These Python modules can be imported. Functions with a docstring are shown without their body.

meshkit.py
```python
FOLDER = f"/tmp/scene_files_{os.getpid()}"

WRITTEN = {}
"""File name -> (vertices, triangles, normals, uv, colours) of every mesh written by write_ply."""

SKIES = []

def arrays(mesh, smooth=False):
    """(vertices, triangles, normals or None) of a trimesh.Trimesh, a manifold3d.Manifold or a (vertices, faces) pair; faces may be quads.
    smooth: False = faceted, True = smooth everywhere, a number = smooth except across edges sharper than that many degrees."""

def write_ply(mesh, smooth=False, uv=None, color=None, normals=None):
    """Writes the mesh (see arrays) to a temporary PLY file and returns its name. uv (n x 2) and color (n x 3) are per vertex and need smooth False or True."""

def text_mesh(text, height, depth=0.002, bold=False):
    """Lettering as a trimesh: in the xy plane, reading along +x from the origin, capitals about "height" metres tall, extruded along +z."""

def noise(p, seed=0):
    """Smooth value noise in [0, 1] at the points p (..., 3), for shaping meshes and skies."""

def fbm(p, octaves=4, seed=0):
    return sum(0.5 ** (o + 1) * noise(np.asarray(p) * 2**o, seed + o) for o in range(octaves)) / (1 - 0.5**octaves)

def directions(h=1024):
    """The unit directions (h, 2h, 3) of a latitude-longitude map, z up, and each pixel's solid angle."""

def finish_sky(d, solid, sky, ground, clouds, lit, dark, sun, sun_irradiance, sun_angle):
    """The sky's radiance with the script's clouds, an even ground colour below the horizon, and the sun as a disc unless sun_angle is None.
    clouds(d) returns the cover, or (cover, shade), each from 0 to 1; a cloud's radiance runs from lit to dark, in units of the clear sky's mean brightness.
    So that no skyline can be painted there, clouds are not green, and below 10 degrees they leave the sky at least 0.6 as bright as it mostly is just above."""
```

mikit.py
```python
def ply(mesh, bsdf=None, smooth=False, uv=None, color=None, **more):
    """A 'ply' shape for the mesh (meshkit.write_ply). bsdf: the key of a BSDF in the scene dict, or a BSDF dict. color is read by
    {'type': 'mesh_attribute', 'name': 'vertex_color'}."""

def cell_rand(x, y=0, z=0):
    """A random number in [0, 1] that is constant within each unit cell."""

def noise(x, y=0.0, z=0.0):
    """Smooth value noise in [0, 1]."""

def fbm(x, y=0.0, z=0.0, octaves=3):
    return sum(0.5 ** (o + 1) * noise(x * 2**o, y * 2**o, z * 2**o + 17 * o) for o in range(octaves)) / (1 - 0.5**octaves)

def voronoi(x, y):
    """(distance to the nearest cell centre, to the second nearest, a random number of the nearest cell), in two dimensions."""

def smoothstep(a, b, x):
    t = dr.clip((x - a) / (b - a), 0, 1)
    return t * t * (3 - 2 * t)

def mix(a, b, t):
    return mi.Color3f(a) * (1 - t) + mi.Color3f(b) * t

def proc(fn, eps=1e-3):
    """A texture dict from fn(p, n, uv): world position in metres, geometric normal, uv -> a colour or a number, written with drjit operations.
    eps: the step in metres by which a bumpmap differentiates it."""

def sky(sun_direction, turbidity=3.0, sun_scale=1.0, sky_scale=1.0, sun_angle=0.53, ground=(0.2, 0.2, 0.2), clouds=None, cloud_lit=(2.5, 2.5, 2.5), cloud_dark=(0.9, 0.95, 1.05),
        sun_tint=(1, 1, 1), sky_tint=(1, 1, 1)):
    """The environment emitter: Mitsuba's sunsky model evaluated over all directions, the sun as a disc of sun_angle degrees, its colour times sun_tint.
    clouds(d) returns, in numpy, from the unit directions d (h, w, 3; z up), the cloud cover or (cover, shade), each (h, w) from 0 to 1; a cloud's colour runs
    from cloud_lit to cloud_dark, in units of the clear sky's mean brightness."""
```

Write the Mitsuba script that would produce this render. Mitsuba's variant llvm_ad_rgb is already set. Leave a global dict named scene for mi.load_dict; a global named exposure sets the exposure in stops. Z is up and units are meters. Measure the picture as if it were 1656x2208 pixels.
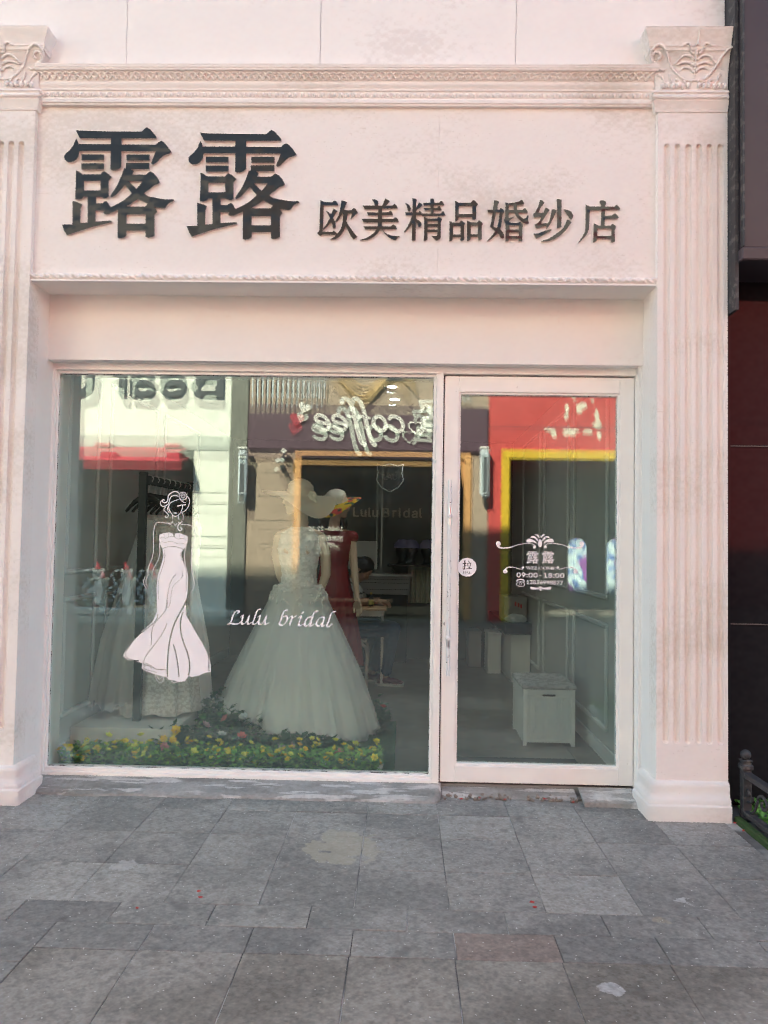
import math, random
import numpy as np, trimesh, mitsuba as mi, mikit, meshkit, drjit as dr
import manifold3d as m3
from shapely.geometry import Polygon, LineString, Point, box as sbox
from shapely.ops import unary_union
from shapely import affinity
from mikit import noise, fbm, voronoi, cell_rand, smoothstep, mix
T4 = mi.ScalarTransform4f
rng = random.Random(7); nrg = np.random.RandomState(7)
scene, labels = {}, {}
# ------------------------------------------------------------------ camera, sky, exposure
FWD, UP = (-0.02463336, 0.99885889, 0.04091597), (-0.01502193, -0.04129361, 0.99903412)
scene['camera'] = {'type': 'perspective', 'fov': 49.66, 'fov_axis': 'x', 'near_clip': 0.05, 'far_clip': 900.0,
                   'to_world': T4().look_at(origin=[0, 0, 1.5], target=[FWD[0], FWD[1], 1.5 + FWD[2]], up=list(UP))}
scene['daylight'] = mikit.sky((-0.33, 0.72, 0.66), turbidity=3.0, sky_tint=(1.07, 1.0, 0.81), sun_tint=(0.98, 0.99, 1.02))
scene['daylight']['sampling_weight'] = 30.0
exposure = 3.84
# ------------------------------------------------------------------ materials
def mat(name, color, rough=0.5, spec=0.5, metallic=0.0, bump=None, scale=0.001, eps=1e-3, two=True, **kw):
    c = mikit.proc(color) if callable(color) else {'type': 'rgb', 'value': list(color)}
    r = mikit.proc(rough) if callable(rough) else rough
    b = {'type': 'principled', 'base_color': c, 'roughness': r, 'specular': spec, 'metallic': metallic, **kw}
    if bump is not None:
        b = {'type': 'bumpmap', 'arbitrary': mikit.proc(bump, eps), 'scale': scale, 'bsdf': b}
    scene[name] = {'type': 'twosided', 'bsdf': b} if two else b
    return name
def grain(p, k): return fbm(p.x * k, p.y * k, p.z * k, 3)
def stucco_col(p, n, uv):
    g = fbm(p.x * 55, p.y * 55, p.z * 55, 2)
    soot = smoothstep(0.50, 0.78, fbm(p.x * 1.7 + 3, p.y * 1.7, p.z * 2.6, 5) * 0.82 + g * 0.22)
    speck = smoothstep(0.86, 0.92, noise(p.x * 75, p.y * 75, p.z * 75)) * smoothstep(.55, .7, noise(p.x * 9, p.y * 9, p.z * 9))
    c = mix((0.80, 0.75, 0.71), (0.77, 0.715, 0.675), g)
    c = mix(c, (0.58, 0.52, 0.455), soot * 0.55)
    return mix(c, (0.52, 0.46, 0.40), speck * 0.25)
mat('stucco', stucco_col, 0.85, 0.25, bump=lambda p, n, uv: fbm(p.x * 48, p.y * 48, p.z * 48, 2), scale=0.0012, eps=3e-3)
def plaster_col(p, n, uv):
    g = fbm(p.x * 40, p.y * 40, p.z * 40, 3)
    s = smoothstep(0.60, 0.75, fbm(p.x * 1.1 + 9, p.y * 1.1, p.z * 1.9 + 4, 5) * .75 + g * .25)
    return mix(mix((0.81, 0.77, 0.735), (0.785, 0.74, 0.705), g), (0.66, 0.60, 0.56), s * 0.5)
mat('plaster', plaster_col, 0.7, 0.3)
def frame_col(p, n, uv):
    chip = smoothstep(0.80, 0.84, fbm(p.x * 45, p.y * 45, p.z * 30, 3))
    return mix(mix((0.84, 0.82, 0.785), (0.80, 0.775, 0.74), fbm(p.x * 9, p.y * 9, p.z * 9, 3)), (0.35, 0.31, 0.29), chip * 0.35)
mat('frame_paint', frame_col, 0.38, 0.5)
mat('handle_white', lambda p, n, uv: mix((0.70, 0.72, 0.72), (0.16, 0.13, 0.12), smoothstep(.66, .70, fbm(p.x * 60, p.y * 60, p.z * 70, 3)) * smoothstep(.5, .6, noise(p.z * 7 + .3))), 0.2, 0.5)
mat('grey_groove', (0.20, 0.195, 0.185), 0.7)
mat('dark_gap', (0.02, 0.02, 0.02), 0.9)
mat('putty', lambda p, n, uv: mix((0.6, 0.57, 0.54), (0.1, 0.09, 0.085), smoothstep(.42, .58, fbm(p.x * 30, 0, p.z * 30, 3))), 0.8)
mat('letter_black', lambda p, n, uv: mix((0.028, 0.032, 0.034), (0.038, 0.044, 0.046), fbm(p.x * 12, p.y * 12, p.z * 12, 3)), 0.10, 0.16, bump=lambda p, n, uv: fbm(p.x * 9, 0, p.z * 9, 3), scale=0.006, eps=3e-3)
mat('letter_gloss', (0.024, 0.026, 0.028), 0.06, 0.27, bump=lambda p, n, uv: fbm(p.x * 11, 0, p.z * 11, 3), scale=0.008, eps=3e-3)
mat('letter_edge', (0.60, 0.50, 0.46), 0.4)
mat('decal_white', (0.86, 0.845, 0.87), 0.35)
mat('decal_ink', (0.04, 0.04, 0.045), 0.5)
def stone(base, warm, k=0.0):
    def f(p, n, uv):
        g = fbm(p.x * 75, p.y * 75, 3.0, 2); b = fbm(p.x * 2.2 + k, p.y * 2.2, 1.0, 5); s2 = fbm(p.x * 30, p.y * 30 + k, 7.0, 3)
        sp = noise(p.x * 130, p.y * 130, 1.0)
        c = mix(base, warm, smoothstep(.32, .66, b)) * (0.82 + 0.52 * g + 0.46 * (s2 - .5)) * (0.93 + 0.16 * sp)
        c = mix(c, (0.055, 0.053, 0.052), smoothstep(0.72, 0.84, fbm(p.x * 9 + 31, p.y * 9, 2.0, 3) * .85 + .15 * g) * 0.4)         # gum and oil spots
        dx, dy = (p.x + 0.29) / 0.17, (p.y - 4.22) / 0.26
        w = fbm(p.x * 16, p.y * 16, 5.0, 5) - 0.5
        pa = smoothstep(0.95, 0.80, dr.sqrt(dx * dx + dy * dy) + w * 1.5)
        c = mix(c, (0.40, 0.36, 0.27), pa * 0.5)                                                                  # dried cream paint
        for (qx, qy, rx, ry, col, a) in SPLASH:
            d = dr.sqrt(((p.x - qx) / rx) ** 2 + ((p.y - qy) / ry) ** 2)
            c = mix(c, col, smoothstep(0.95, 0.75, d + w * 3.0) * a * (.35 + .75 * g))
        vd, _, vr = voronoi(p.x * 14, p.y * 14)
        c = mix(c, (0.62, 0.61, 0.58), smoothstep(0.055, 0.03, vd * (0.6 + vr)) * smoothstep(0.50, 0.56, vr + .12))   # white paint drips
        return c
    return f
SPLASH = [(1.24, 3.62, .045, .05, (.5, .49, .47), .9), (-1.27, 3.86, .045, .06, (.42, .41, .39), .8), (0.72, 2.92, .045, .03, (.5, .49, .48), .8),
          (1.06, 3.46, .04, .03, (.33, .28, .2), .6)]
sb = lambda p, n, uv: fbm(p.x * 70, p.y * 70, 3.0, 2) + 1.5 * fbm(p.x * 25, p.y * 25, 2.0, 2)
mat('slab_a', stone((0.25, 0.24, 0.22), (0.18, 0.175, 0.163), 0), 0.62, 0.4, bump=sb, scale=0.0012, eps=3e-3)
mat('slab_b', stone((0.228, 0.219, 0.201), (0.165, 0.16, 0.15), 5), 0.66, 0.4, bump=sb, scale=0.0012, eps=3e-3)
mat('slab_c', stone((0.264, 0.254, 0.232), (0.195, 0.19, 0.176), 9), 0.6, 0.4, bump=sb, scale=0.0012, eps=3e-3)
mat('slab_warm', stone((0.238, 0.22, 0.192), (0.165, 0.151, 0.131), 13), 0.75, 0.3, bump=sb, scale=0.0015, eps=3e-3)
mat('slab_warm_b', stone((0.18, 0.166, 0.144), (0.24, 0.225, 0.20), 17), 0.75, 0.3, bump=sb, scale=0.0015, eps=3e-3)
mat('slab_red', stone((0.235, 0.19, 0.165), (0.205, 0.168, 0.148), 21), 0.7, 0.3, bump=sb, scale=0.0014, eps=3e-3)
mat('joint_grout', lambda p, n, uv: mix((0.11, 0.105, 0.10), (0.40, 0.39, 0.365), smoothstep(.40, .58, fbm(p.x * 3, p.y * 3, 1, 4))), 0.9)
mat('street', lambda p, n, uv: mix((0.10, 0.098, 0.095), (0.14, 0.137, 0.13), fbm(p.x * 8, p.y * 8, 0, 4)), 0.8)
def cement_col(p, n, uv):
    g = fbm(p.x * 60, p.y * 60, p.z * 60, 4)
    c = mix((0.33, 0.32, 0.30), (0.21, 0.205, 0.19), smoothstep(.3, .7, fbm(p.x * 4, p.y * 9, p.z * 9, 4)))
    w = smoothstep(0.55, 0.68, fbm(p.x * 5 + 4, p.y * 30, 2, 4))
    return mix(c, (0.62, 0.6, 0.57), w * 0.6) * (0.75 + 0.5 * g)
mat('cement', cement_col, 0.85, bump=lambda p, n, uv: fbm(p.x * 70, p.y * 70, p.z * 70, 4), scale=0.004)
mat('debris', lambda p, n, uv: mix((0.16, 0.13, 0.11), (0.30, 0.26, 0.22), fbm(p.x * 60, p.y * 60, p.z * 60, 3)), 0.95, bump=lambda p, n, uv: fbm(p.x * 90, p.y * 90, p.z * 90, 3), scale=0.008)
mat('red_scrap', (0.48, 0.05, 0.04), 0.7)
mat('cladding', lambda p, n, uv: mix((0.012, 0.013, 0.016), (0.02, 0.02, 0.022), fbm(p.x * 30, p.y * 30, p.z * 30, 2)), 0.06, 0.16, bump=lambda p, n, uv: fbm(p.x * 1.5, 0, p.z * 1.5, 2), scale=0.01, eps=4e-3)
mat('cladding_satin', lambda p, n, uv: mix((0.068, 0.053, 0.061), (0.08, 0.063, 0.072), fbm(p.x * 4, p.y * 4, p.z * 4, 3)), 0.35, 0.2)
mat('cladding_seam', (0.10, 0.095, 0.09), 0.5)
mat('iron', lambda p, n, uv: mix((0.035, 0.035, 0.038), (0.09, 0.085, 0.08), smoothstep(.5, .75, fbm(p.x * 30, p.y * 30, p.z * 30, 4))), 0.6, 0.5, bump=lambda p, n, uv: fbm(p.x * 120, p.y * 120, p.z * 120, 3), scale=0.001)
mat('moss', lambda p, n, uv: mix((0.025, 0.085, 0.015), (0.05, 0.06, 0.025), fbm(p.x * 40, p.y * 40, p.z * 40, 4)), 0.95)
scene['glass'] = {'type': 'thindielectric', 'int_ior': 1.82, 'specular_transmittance': {'type': 'rgb', 'value': [0.91, 0.965, 0.945]}, 'specular_reflectance': {'type': 'rgb', 'value': [0.84, 0.99, 0.96]}}   # coated, faintly green double glazing
scene['tinted_glass'] = {'type': 'thindielectric', 'int_ior': 1.5, 'specular_transmittance': {'type': 'rgb', 'value': [0.40, 0.43, 0.42]}}
# interior
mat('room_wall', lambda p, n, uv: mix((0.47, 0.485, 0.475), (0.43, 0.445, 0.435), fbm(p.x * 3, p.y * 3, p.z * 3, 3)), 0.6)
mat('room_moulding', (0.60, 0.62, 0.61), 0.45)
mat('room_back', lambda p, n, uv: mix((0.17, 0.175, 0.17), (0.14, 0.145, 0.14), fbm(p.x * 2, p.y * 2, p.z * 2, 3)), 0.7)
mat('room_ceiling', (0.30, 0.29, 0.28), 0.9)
mat('tile_beige', lambda p, n, uv: mix((0.22, 0.205, 0.185), (0.175, 0.163, 0.148), fbm(p.x * 6, p.y * 6, 1, 5)), 0.28, 0.5)
mat('rubber_mat', (0.06, 0.06, 0.062), 0.9)
mat('white_lacquer', (0.66, 0.66, 0.64), 0.35)
mat('grey_lacquer', (0.30, 0.30, 0.30), 0.5)
mat('cream_board', (0.52, 0.51, 0.40), 0.6)
mat('black_top', (0.02, 0.02, 0.022), 0.25)
mat('black_metal', (0.028, 0.035, 0.038), 0.45)
mat('hanger_plastic', (0.02, 0.02, 0.02), 0.4)
mat('chrome', (0.75, 0.75, 0.76), 0.18, metallic=1.0)
mat('gold_letter', (0.36, 0.35, 0.31), 0.14, metallic=1.0)
mat('shield_green', (0.006, 0.012, 0.010), 0.25)
mat('cushion', lambda p, n, uv: mix((0.46, 0.44, 0.425), (0.34, 0.325, 0.31), smoothstep(.45, .6, fbm(p.x * 38, p.y * 38, p.z * 38, 3))), 0.9)
mat('mannequin_skin', (0.62, 0.50, 0.38), 0.42)
mat('skin', (0.36, 0.21, 0.14), 0.55)
mat('hair', lambda p, n, uv: mix((0.012, 0.010, 0.009), (0.03, 0.024, 0.02), noise(p.x * 160, p.y * 160, p.z * 25)), 0.5)
mat('satin_white', lambda p, n, uv: mix((0.84, 0.85, 0.82), (0.79, 0.80, 0.77), fbm(p.x * 14, p.y * 14, p.z * 3, 3)), 0.6, sheen=0.4)
def lace_col(p, n, uv):
    l = smoothstep(.42, .58, fbm(p.x * 45, p.y * 45, p.z * 45, 2))
    return mix((0.72, 0.72, 0.68), (0.84, 0.84, 0.80), l)
mat('lace', lace_col, 0.75, bump=lambda p, n, uv: fbm(p.x * 45, p.y * 45, p.z * 45, 2), scale=0.006, eps=4e-3)
mat('lace_beige', lambda p, n, uv: mix((0.58, 0.54, 0.48), (0.72, 0.69, 0.63), smoothstep(.4, .6, fbm(p.x * 60, p.y * 60, p.z * 60, 3))), 0.8, bump=lambda p, n, uv: fbm(p.x * 80, p.y * 80, p.z * 80, 3), scale=0.006)
scene['tulle'] = {'type': 'mask', 'opacity': 0.42, 'bsdf': {'type': 'twosided', 'bsdf': {'type': 'diffuse', 'reflectance': {'type': 'rgb', 'value': [0.86, 0.88, 0.86]}}}}
scene['tulle_thin'] = {'type': 'mask', 'opacity': 0.30, 'bsdf': {'type': 'twosided', 'bsdf': {'type': 'diffuse', 'reflectance': {'type': 'rgb', 'value': [0.84, 0.85, 0.83]}}}}
scene['hat_sheer'] = {'type': 'mask', 'opacity': 0.82, 'bsdf': {'type': 'twosided', 'bsdf': {'type': 'diffuse', 'reflectance': {'type': 'rgb', 'value': [0.68, 0.63, 0.52]}}}}
mat('red_dress', lambda p, n, uv: mix((0.21, 0.012, 0.02), (0.165, 0.010, 0.016), fbm(p.x * 20, p.y * 20, p.z * 4, 3)), 0.5, sheen=0.3)
mat('hat_cream', (0.66, 0.62, 0.52), 0.8)
def hat_print(p, n, uv):
    a = noise(p.x * 22, p.y * 22, p.z * 22)
    c = mix((0.62, 0.42, 0.03), (0.55, 0.06, 0.06), smoothstep(.56, .62, a))
    return mix(c, (0.02, 0.06, 0.05), smoothstep(.62, .68, noise(p.x * 26 + 7, p.y * 26, p.z * 26)))
mat('hat_print', hat_print, 0.8)
mat('shirt_stripe', lambda p, n, uv: mix((0.50, 0.49, 0.49), (0.035, 0.035, 0.045), smoothstep(0.80, 0.84, (p.z * 11.0 + p.x * 2.6) - dr.floor(p.z * 11.0 + p.x * 2.6))), 0.85)
mat('denim', lambda p, n, uv: mix((0.022, 0.032, 0.065), (0.04, 0.055, 0.10), fbm(p.x * 50, p.y * 50, p.z * 50, 3)), 0.85)
mat('shoe_maroon', (0.12, 0.02, 0.03), 0.6)
mat('sole_white', (0.60, 0.58, 0.52), 0.6)
mat('bamboo_white', (0.58, 0.55, 0.50), 0.5)
mat('turf', lambda p, n, uv: mix((0.012, 0.045, 0.022), (0.025, 0.085, 0.035), fbm(p.x * 120, p.y * 120, p.z * 120, 2)), 0.9, bump=lambda p, n, uv: noise(p.x * 260, p.y * 260, p.z * 60), scale=0.01)
def leafmat(name, c, t):
    scene[name] = {'type': 'twosided', 'bsdf': {'type': 'principled', 'base_color': {'type': 'rgb', 'value': list(c)}, 'roughness': 0.5, 'specular': 0.4}}
leafmat('leaf_dark', (0.025, 0.075, 0.038), 0); leafmat('leaf_mid', (0.06, 0.20, 0.055), 0); leafmat('leaf_bright', (0.13, 0.34, 0.06), 0); leafmat('leaf_lime', (0.24, 0.50, 0.07), 0)
leafmat('petal_yellow', (0.86, 0.74, 0.07), 0); leafmat('petal_gold', (0.88, 0.62, 0.04), 0); leafmat('petal_lemon', (0.82, 0.84, 0.16), 0)
leafmat('petal_pink', (0.62, 0.24, 0.24), 0); leafmat('petal_mauve', (0.62, 0.42, 0.44), 0); leafmat('petal_white', (0.68, 0.72, 0.70), 0); leafmat('petal_coral', (0.66, 0.13, 0.11), 0)
mat('lilac_felt', (0.30, 0.27, 0.46), 0.9)
mat('clear_wrap', (0.55, 0.60, 0.60), 0.15)
mat('red_print', (0.5, 0.05, 0.06), 0.5)
mat('bottle_gold', (0.45, 0.42, 0.10), 0.3)
# across the street
mat('opp_white', lambda p, n, uv: mix((0.84, 0.86, 0.83), (0.80, 0.82, 0.79), fbm(p.x * 2, p.y * 2, p.z * 2, 3)), 0.6)
mat('opp_grey_trim', (0.42, 0.45, 0.44), 0.6)
mat('opp_grey', lambda p, n, uv: mix((0.15, 0.155, 0.15), (0.19, 0.19, 0.18), fbm(p.x * 6, p.y * 6, p.z * 6, 4)), 0.7)
mat('opp_red', lambda p, n, uv: mix((0.56, 0.075, 0.078), (0.49, 0.062, 0.065), fbm(p.x * 3, p.y * 3, p.z * 3, 4)), 0.5)
mat('opp_peel', (0.70, 0.62, 0.55), 0.8)
mat('opp_yellow', lambda p, n, uv: mix((0.66, 0.43, 0.03), (0.60, 0.38, 0.02), fbm(p.x * 9, p.y * 9, p.z * 9, 3)), 0.5)
mat('opp_orange', (0.58, 0.30, 0.13), 0.5)
mat('opp_stone', lambda p, n, uv: mix((0.40, 0.305, 0.255), (0.33, 0.255, 0.215), fbm(p.x * 5, p.y * 5, p.z * 5, 4)), 0.7)
mat('opp_purple', (0.085, 0.045, 0.075), 0.5)
mat('opp_room', (0.30, 0.29, 0.27), 0.7)
mat('opp_dark', (0.05, 0.05, 0.05), 0.6)
mat('opp_glass', (0.02, 0.022, 0.022), 0.15)
mat('awning_red', (0.46, 0.03, 0.06), 0.7)
mat('sign_white', (0.84, 0.84, 0.84), 0.4)
mat('bronze', (0.50, 0.33, 0.16), 0.5)
mat('lamp_case', (0.66, 0.74, 0.86), 0.3)
mat('lamp_dark', (0.10, 0.11, 0.13), 0.3)
def floral(p, n, uv):
    a = fbm(p.x * 14, p.y * 14, p.z * 9, 4)
    c = mix((0.10, 0.20, 0.55), (0.62, 0.80, 0.92), smoothstep(.44, .50, a))
    return mix(c, (0.28, 0.08, 0.42), smoothstep(.68, .70, noise(p.x * 5.1 + 2.3, 0, p.z * 3.3)))
mat('floral_print', floral, 0.6)
mat('heart_red', (0.45, 0.02, 0.05), 0.5)
mat('plank', lambda p, n, uv: mix((0.50, 0.30, 0.16), (0.38, 0.22, 0.12), fbm(p.x * 3, p.y * 60, p.z * 60, 3)), 0.5)

# ------------------------------------------------------------------ helpers
def numbered(key):
    if key not in scene and key not in labels: return key
    i = 1
    while f'{key}_{i:03d}' in scene or f'{key}_{i:03d}' in labels: i += 1
    return f'{key}_{i:03d}'
def thing(name, label, category, group=None):
    k = numbered(name); labels[k] = {'label': label, 'category': category}
    if group: labels[k]['group'] = group
    return k
def add(key, mesh, bsdf, smooth=False, kind=None, label=None, **kw):
    k = numbered(key)
    if isinstance(mesh, list): mesh = trimesh.util.concatenate([tm(m) for m in mesh])
    scene[k] = mikit.ply(mesh, bsdf, smooth=smooth, **kw)
    if kind or label:
        labels[k] = {}
        if kind: labels[k]['kind'] = kind
        if label: labels[k]['label'] = label
    return k
def copy_of(key, src, tw, bsdf=None):
    k = numbered(key); scene[k] = {**scene[src], 'to_world': tw}
    if bsdf: scene[k]['bsdf'] = {'type': 'ref', 'id': bsdf}
    return k
def tm(m):
    if isinstance(m, m3.Manifold):
        q = m.to_mesh(); return trimesh.Trimesh(q.vert_properties[:, :3], q.tri_verts, process=False)
    return m
def box(x0, x1, y0, y1, z0, z1, c=0.0):
    x0, x1 = min(x0, x1), max(x0, x1); y0, y1 = min(y0, y1), max(y0, y1); z0, z1 = min(z0, z1), max(z0, z1)
    if c <= 0:
        m = trimesh.creation.box(extents=(x1 - x0, y1 - y0, z1 - z0)); m.apply_translation(((x0 + x1) / 2, (y0 + y1) / 2, (z0 + z1) / 2)); return m
    c = min(c, .45 * min(x1 - x0, y1 - y0, z1 - z0)); P = []
    for X, sx in ((x0, 1), (x1, -1)):
        for Y, sy in ((y0, 1), (y1, -1)):
            for Z, sz in ((z0, 1), (z1, -1)):
                P += [(X, Y + sy * c, Z + sz * c), (X + sx * c, Y, Z + sz * c), (X + sx * c, Y + sy * c, Z)]
    return tm(m3.Manifold.hull_points(np.array(P)))
def extr(poly, depth):
    gs = [g for g in getattr(poly, 'geoms', [poly]) if g.geom_type == 'Polygon' and g.area > 1e-9]
    return trimesh.util.concatenate([trimesh.creation.extrude_polygon(g, depth, engine='earcut') for g in gs])
R_FRONT = np.array([[1, 0, 0, 0], [0, 0, -1, 0], [0, 1, 0, 0], [0, 0, 0, 1.0]])
R_OPP = np.array([[-1, 0, 0, 0], [0, 0, 1, 0], [0, 1, 0, 0], [0, 0, 0, 1.0]])
def front(poly, y, depth):                       # polygon in (x, z), its back at y, growing towards the street
    m = extr(poly, depth); m.apply_transform(R_FRONT); m.apply_translation((0, y, 0)); return m
def opp(m, x, y, z):                             # xy-plane mesh set on the far facade, reading from the street
    m = m.copy(); m.apply_transform(R_OPP); m.apply_translation((x, y, z)); return m
def tube(P, r, n=6, closed=False):
    P = np.asarray(P, float); r = np.broadcast_to(r, (len(P),)); t = np.gradient(P, axis=0); t /= np.linalg.norm(t, axis=1, keepdims=True) + 1e-12
    a = np.cross(t, np.where(np.abs(t[:, 2:]) < .9, [0, 0, 1.], [1., 0, 0])); a /= np.linalg.norm(a, axis=1, keepdims=True) + 1e-12
    b = np.cross(t, a); g = np.arange(n) * 2 * np.pi / n
    v = P[:, None] + r[:, None, None] * (np.cos(g)[None, :, None] * a[:, None] + np.sin(g)[None, :, None] * b[:, None])
    k = len(P); F = []
    for i in range(k - 1):
        for j in range(n):
            q = [i * n + j, i * n + (j + 1) % n, (i + 1) * n + (j + 1) % n, (i + 1) * n + j]; F += [[q[0], q[1], q[2]], [q[0], q[2], q[3]]]
    V = np.vstack([v.reshape(-1, 3), P[:1], P[-1:]])
    for j in range(n): F += [[k * n, (j + 1) % n, j], [k * n + 1, (k - 1) * n + j, (k - 1) * n + (j + 1) % n]]
    m = trimesh.Trimesh(V, F, process=False); return m
def spline(P, n=8):
    P = np.asarray(P, float)
    if len(P) < 3: return P
    from scipy.interpolate import CubicSpline
    d = np.r_[0, np.cumsum(np.sqrt(np.linalg.norm(np.diff(P, axis=0), axis=1)) + 1e-9)]
    return CubicSpline(d, P)(np.linspace(0, d[-1], n * (len(P) - 1) + 1))
def ball(x, y, z, rx, ry=None, rz=None, sub=2):
    m = trimesh.creation.icosphere(subdivisions=sub); m.apply_scale((rx, ry or rx, rz or rx)); m.apply_translation((x, y, z)); return m
def lathe(prof, n=24, x=0, y=0):
    g = np.arange(n) * 2 * np.pi / n; V = [(x + r * math.cos(a), y + r * math.sin(a), z) for r, z in prof for a in g]; F = []
    for i in range(len(prof) - 1):
        for j in range(n):
            q = [i * n + j, i * n + (j + 1) % n, (i + 1) * n + (j + 1) % n, (i + 1) * n + j]; F += [[q[0], q[1], q[2]], [q[0], q[2], q[3]]]
    return trimesh.Trimesh(np.array(V), np.array(F), process=False)
def loft_rect(levels, x0, x1, y0, y1, grow=(1, 1)):   # stacked mouldings round a block: (z, outward); grow says which ends project
    V, F = [], []
    for z, o in levels:
        a, b = x0 - o * grow[0], x1 + o * grow[1]; V += [(a, y0 - o, z), (b, y0 - o, z), (b, y1, z), (a, y1, z)]
    for i in range(len(levels) - 1):
        for j in range(4):
            q = [4 * i + j, 4 * i + (j + 1) % 4, 4 * i + 4 + (j + 1) % 4, 4 * i + 4 + j]; F += [[q[0], q[1], q[2]], [q[0], q[2], q[3]]]
    t = 4 * (len(levels) - 1); F += [[0, 2, 1], [0, 3, 2], [t, t + 1, t + 2], [t, t + 2, t + 3]]
    return trimesh.Trimesh(np.array(V), np.array(F), process=False)
def prof_x(prof, x0, x1):                        # profile of (y, z), extruded along x
    p = Polygon(prof); p = p if p.is_valid else p.buffer(0)
    m = extr(p, x1 - x0); V = m.vertices.copy(); m.vertices = np.c_[x0 + V[:, 2], V[:, 0], V[:, 1]]; return m
def decode(s): return np.array(list(map(float, s.split()))).reshape(-1, 2) / 1000
def glyph(ch, dx=0.0, dz=0.0):
    o = unary_union([Polygon(decode(s)).buffer(0) for s in ch[0]])
    if ch[1]: o = o.difference(unary_union([Polygon(decode(s)).buffer(0) for s in ch[1]]))
    return affinity.translate(o, dx, dz)
def pen(strokes, nib=0.0, ang=0.7):
    out = []
    for w, s in strokes:
        P = spline(decode(s), 6) if len(decode(s)) > 2 else decode(s)
        if nib:
            d = np.array([math.cos(ang), math.sin(ang)]) * nib; seg = []
            for a, b in zip(P[:-1], P[1:]): seg.append(Polygon([a - d, a + d, b + d, b - d]).convex_hull.buffer(w / 2000 * .55))
            out.append(unary_union(seg))
        else: out.append(LineString(P).buffer(w / 2000))
    return unary_union(out)
def text_fit(txt, box_mm, y, depth, bold=False):
    m = meshkit.text_mesh(txt, 0.1, depth, bold); lo, hi = m.bounds
    x0, z1, x1, z0 = [q / 1000 for q in box_mm]
    m.apply_translation((-lo[0], -lo[1], 0)); m.apply_scale(((x1 - x0) / (hi[0] - lo[0]), (z1 - z0) / (hi[1] - lo[1]), 1))
    m.apply_transform(R_FRONT); m.apply_translation((x0, y, z0)); return m
def chain(*pr): # hulls of spheres along a chain
    s = [m3.Manifold.sphere(r, 14).translate(p) for p, r in pr]
    return [m3.Manifold.batch_hull([a, b]) for a, b in zip(s[:-1], s[1:])] if len(s) > 1 else s
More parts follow.
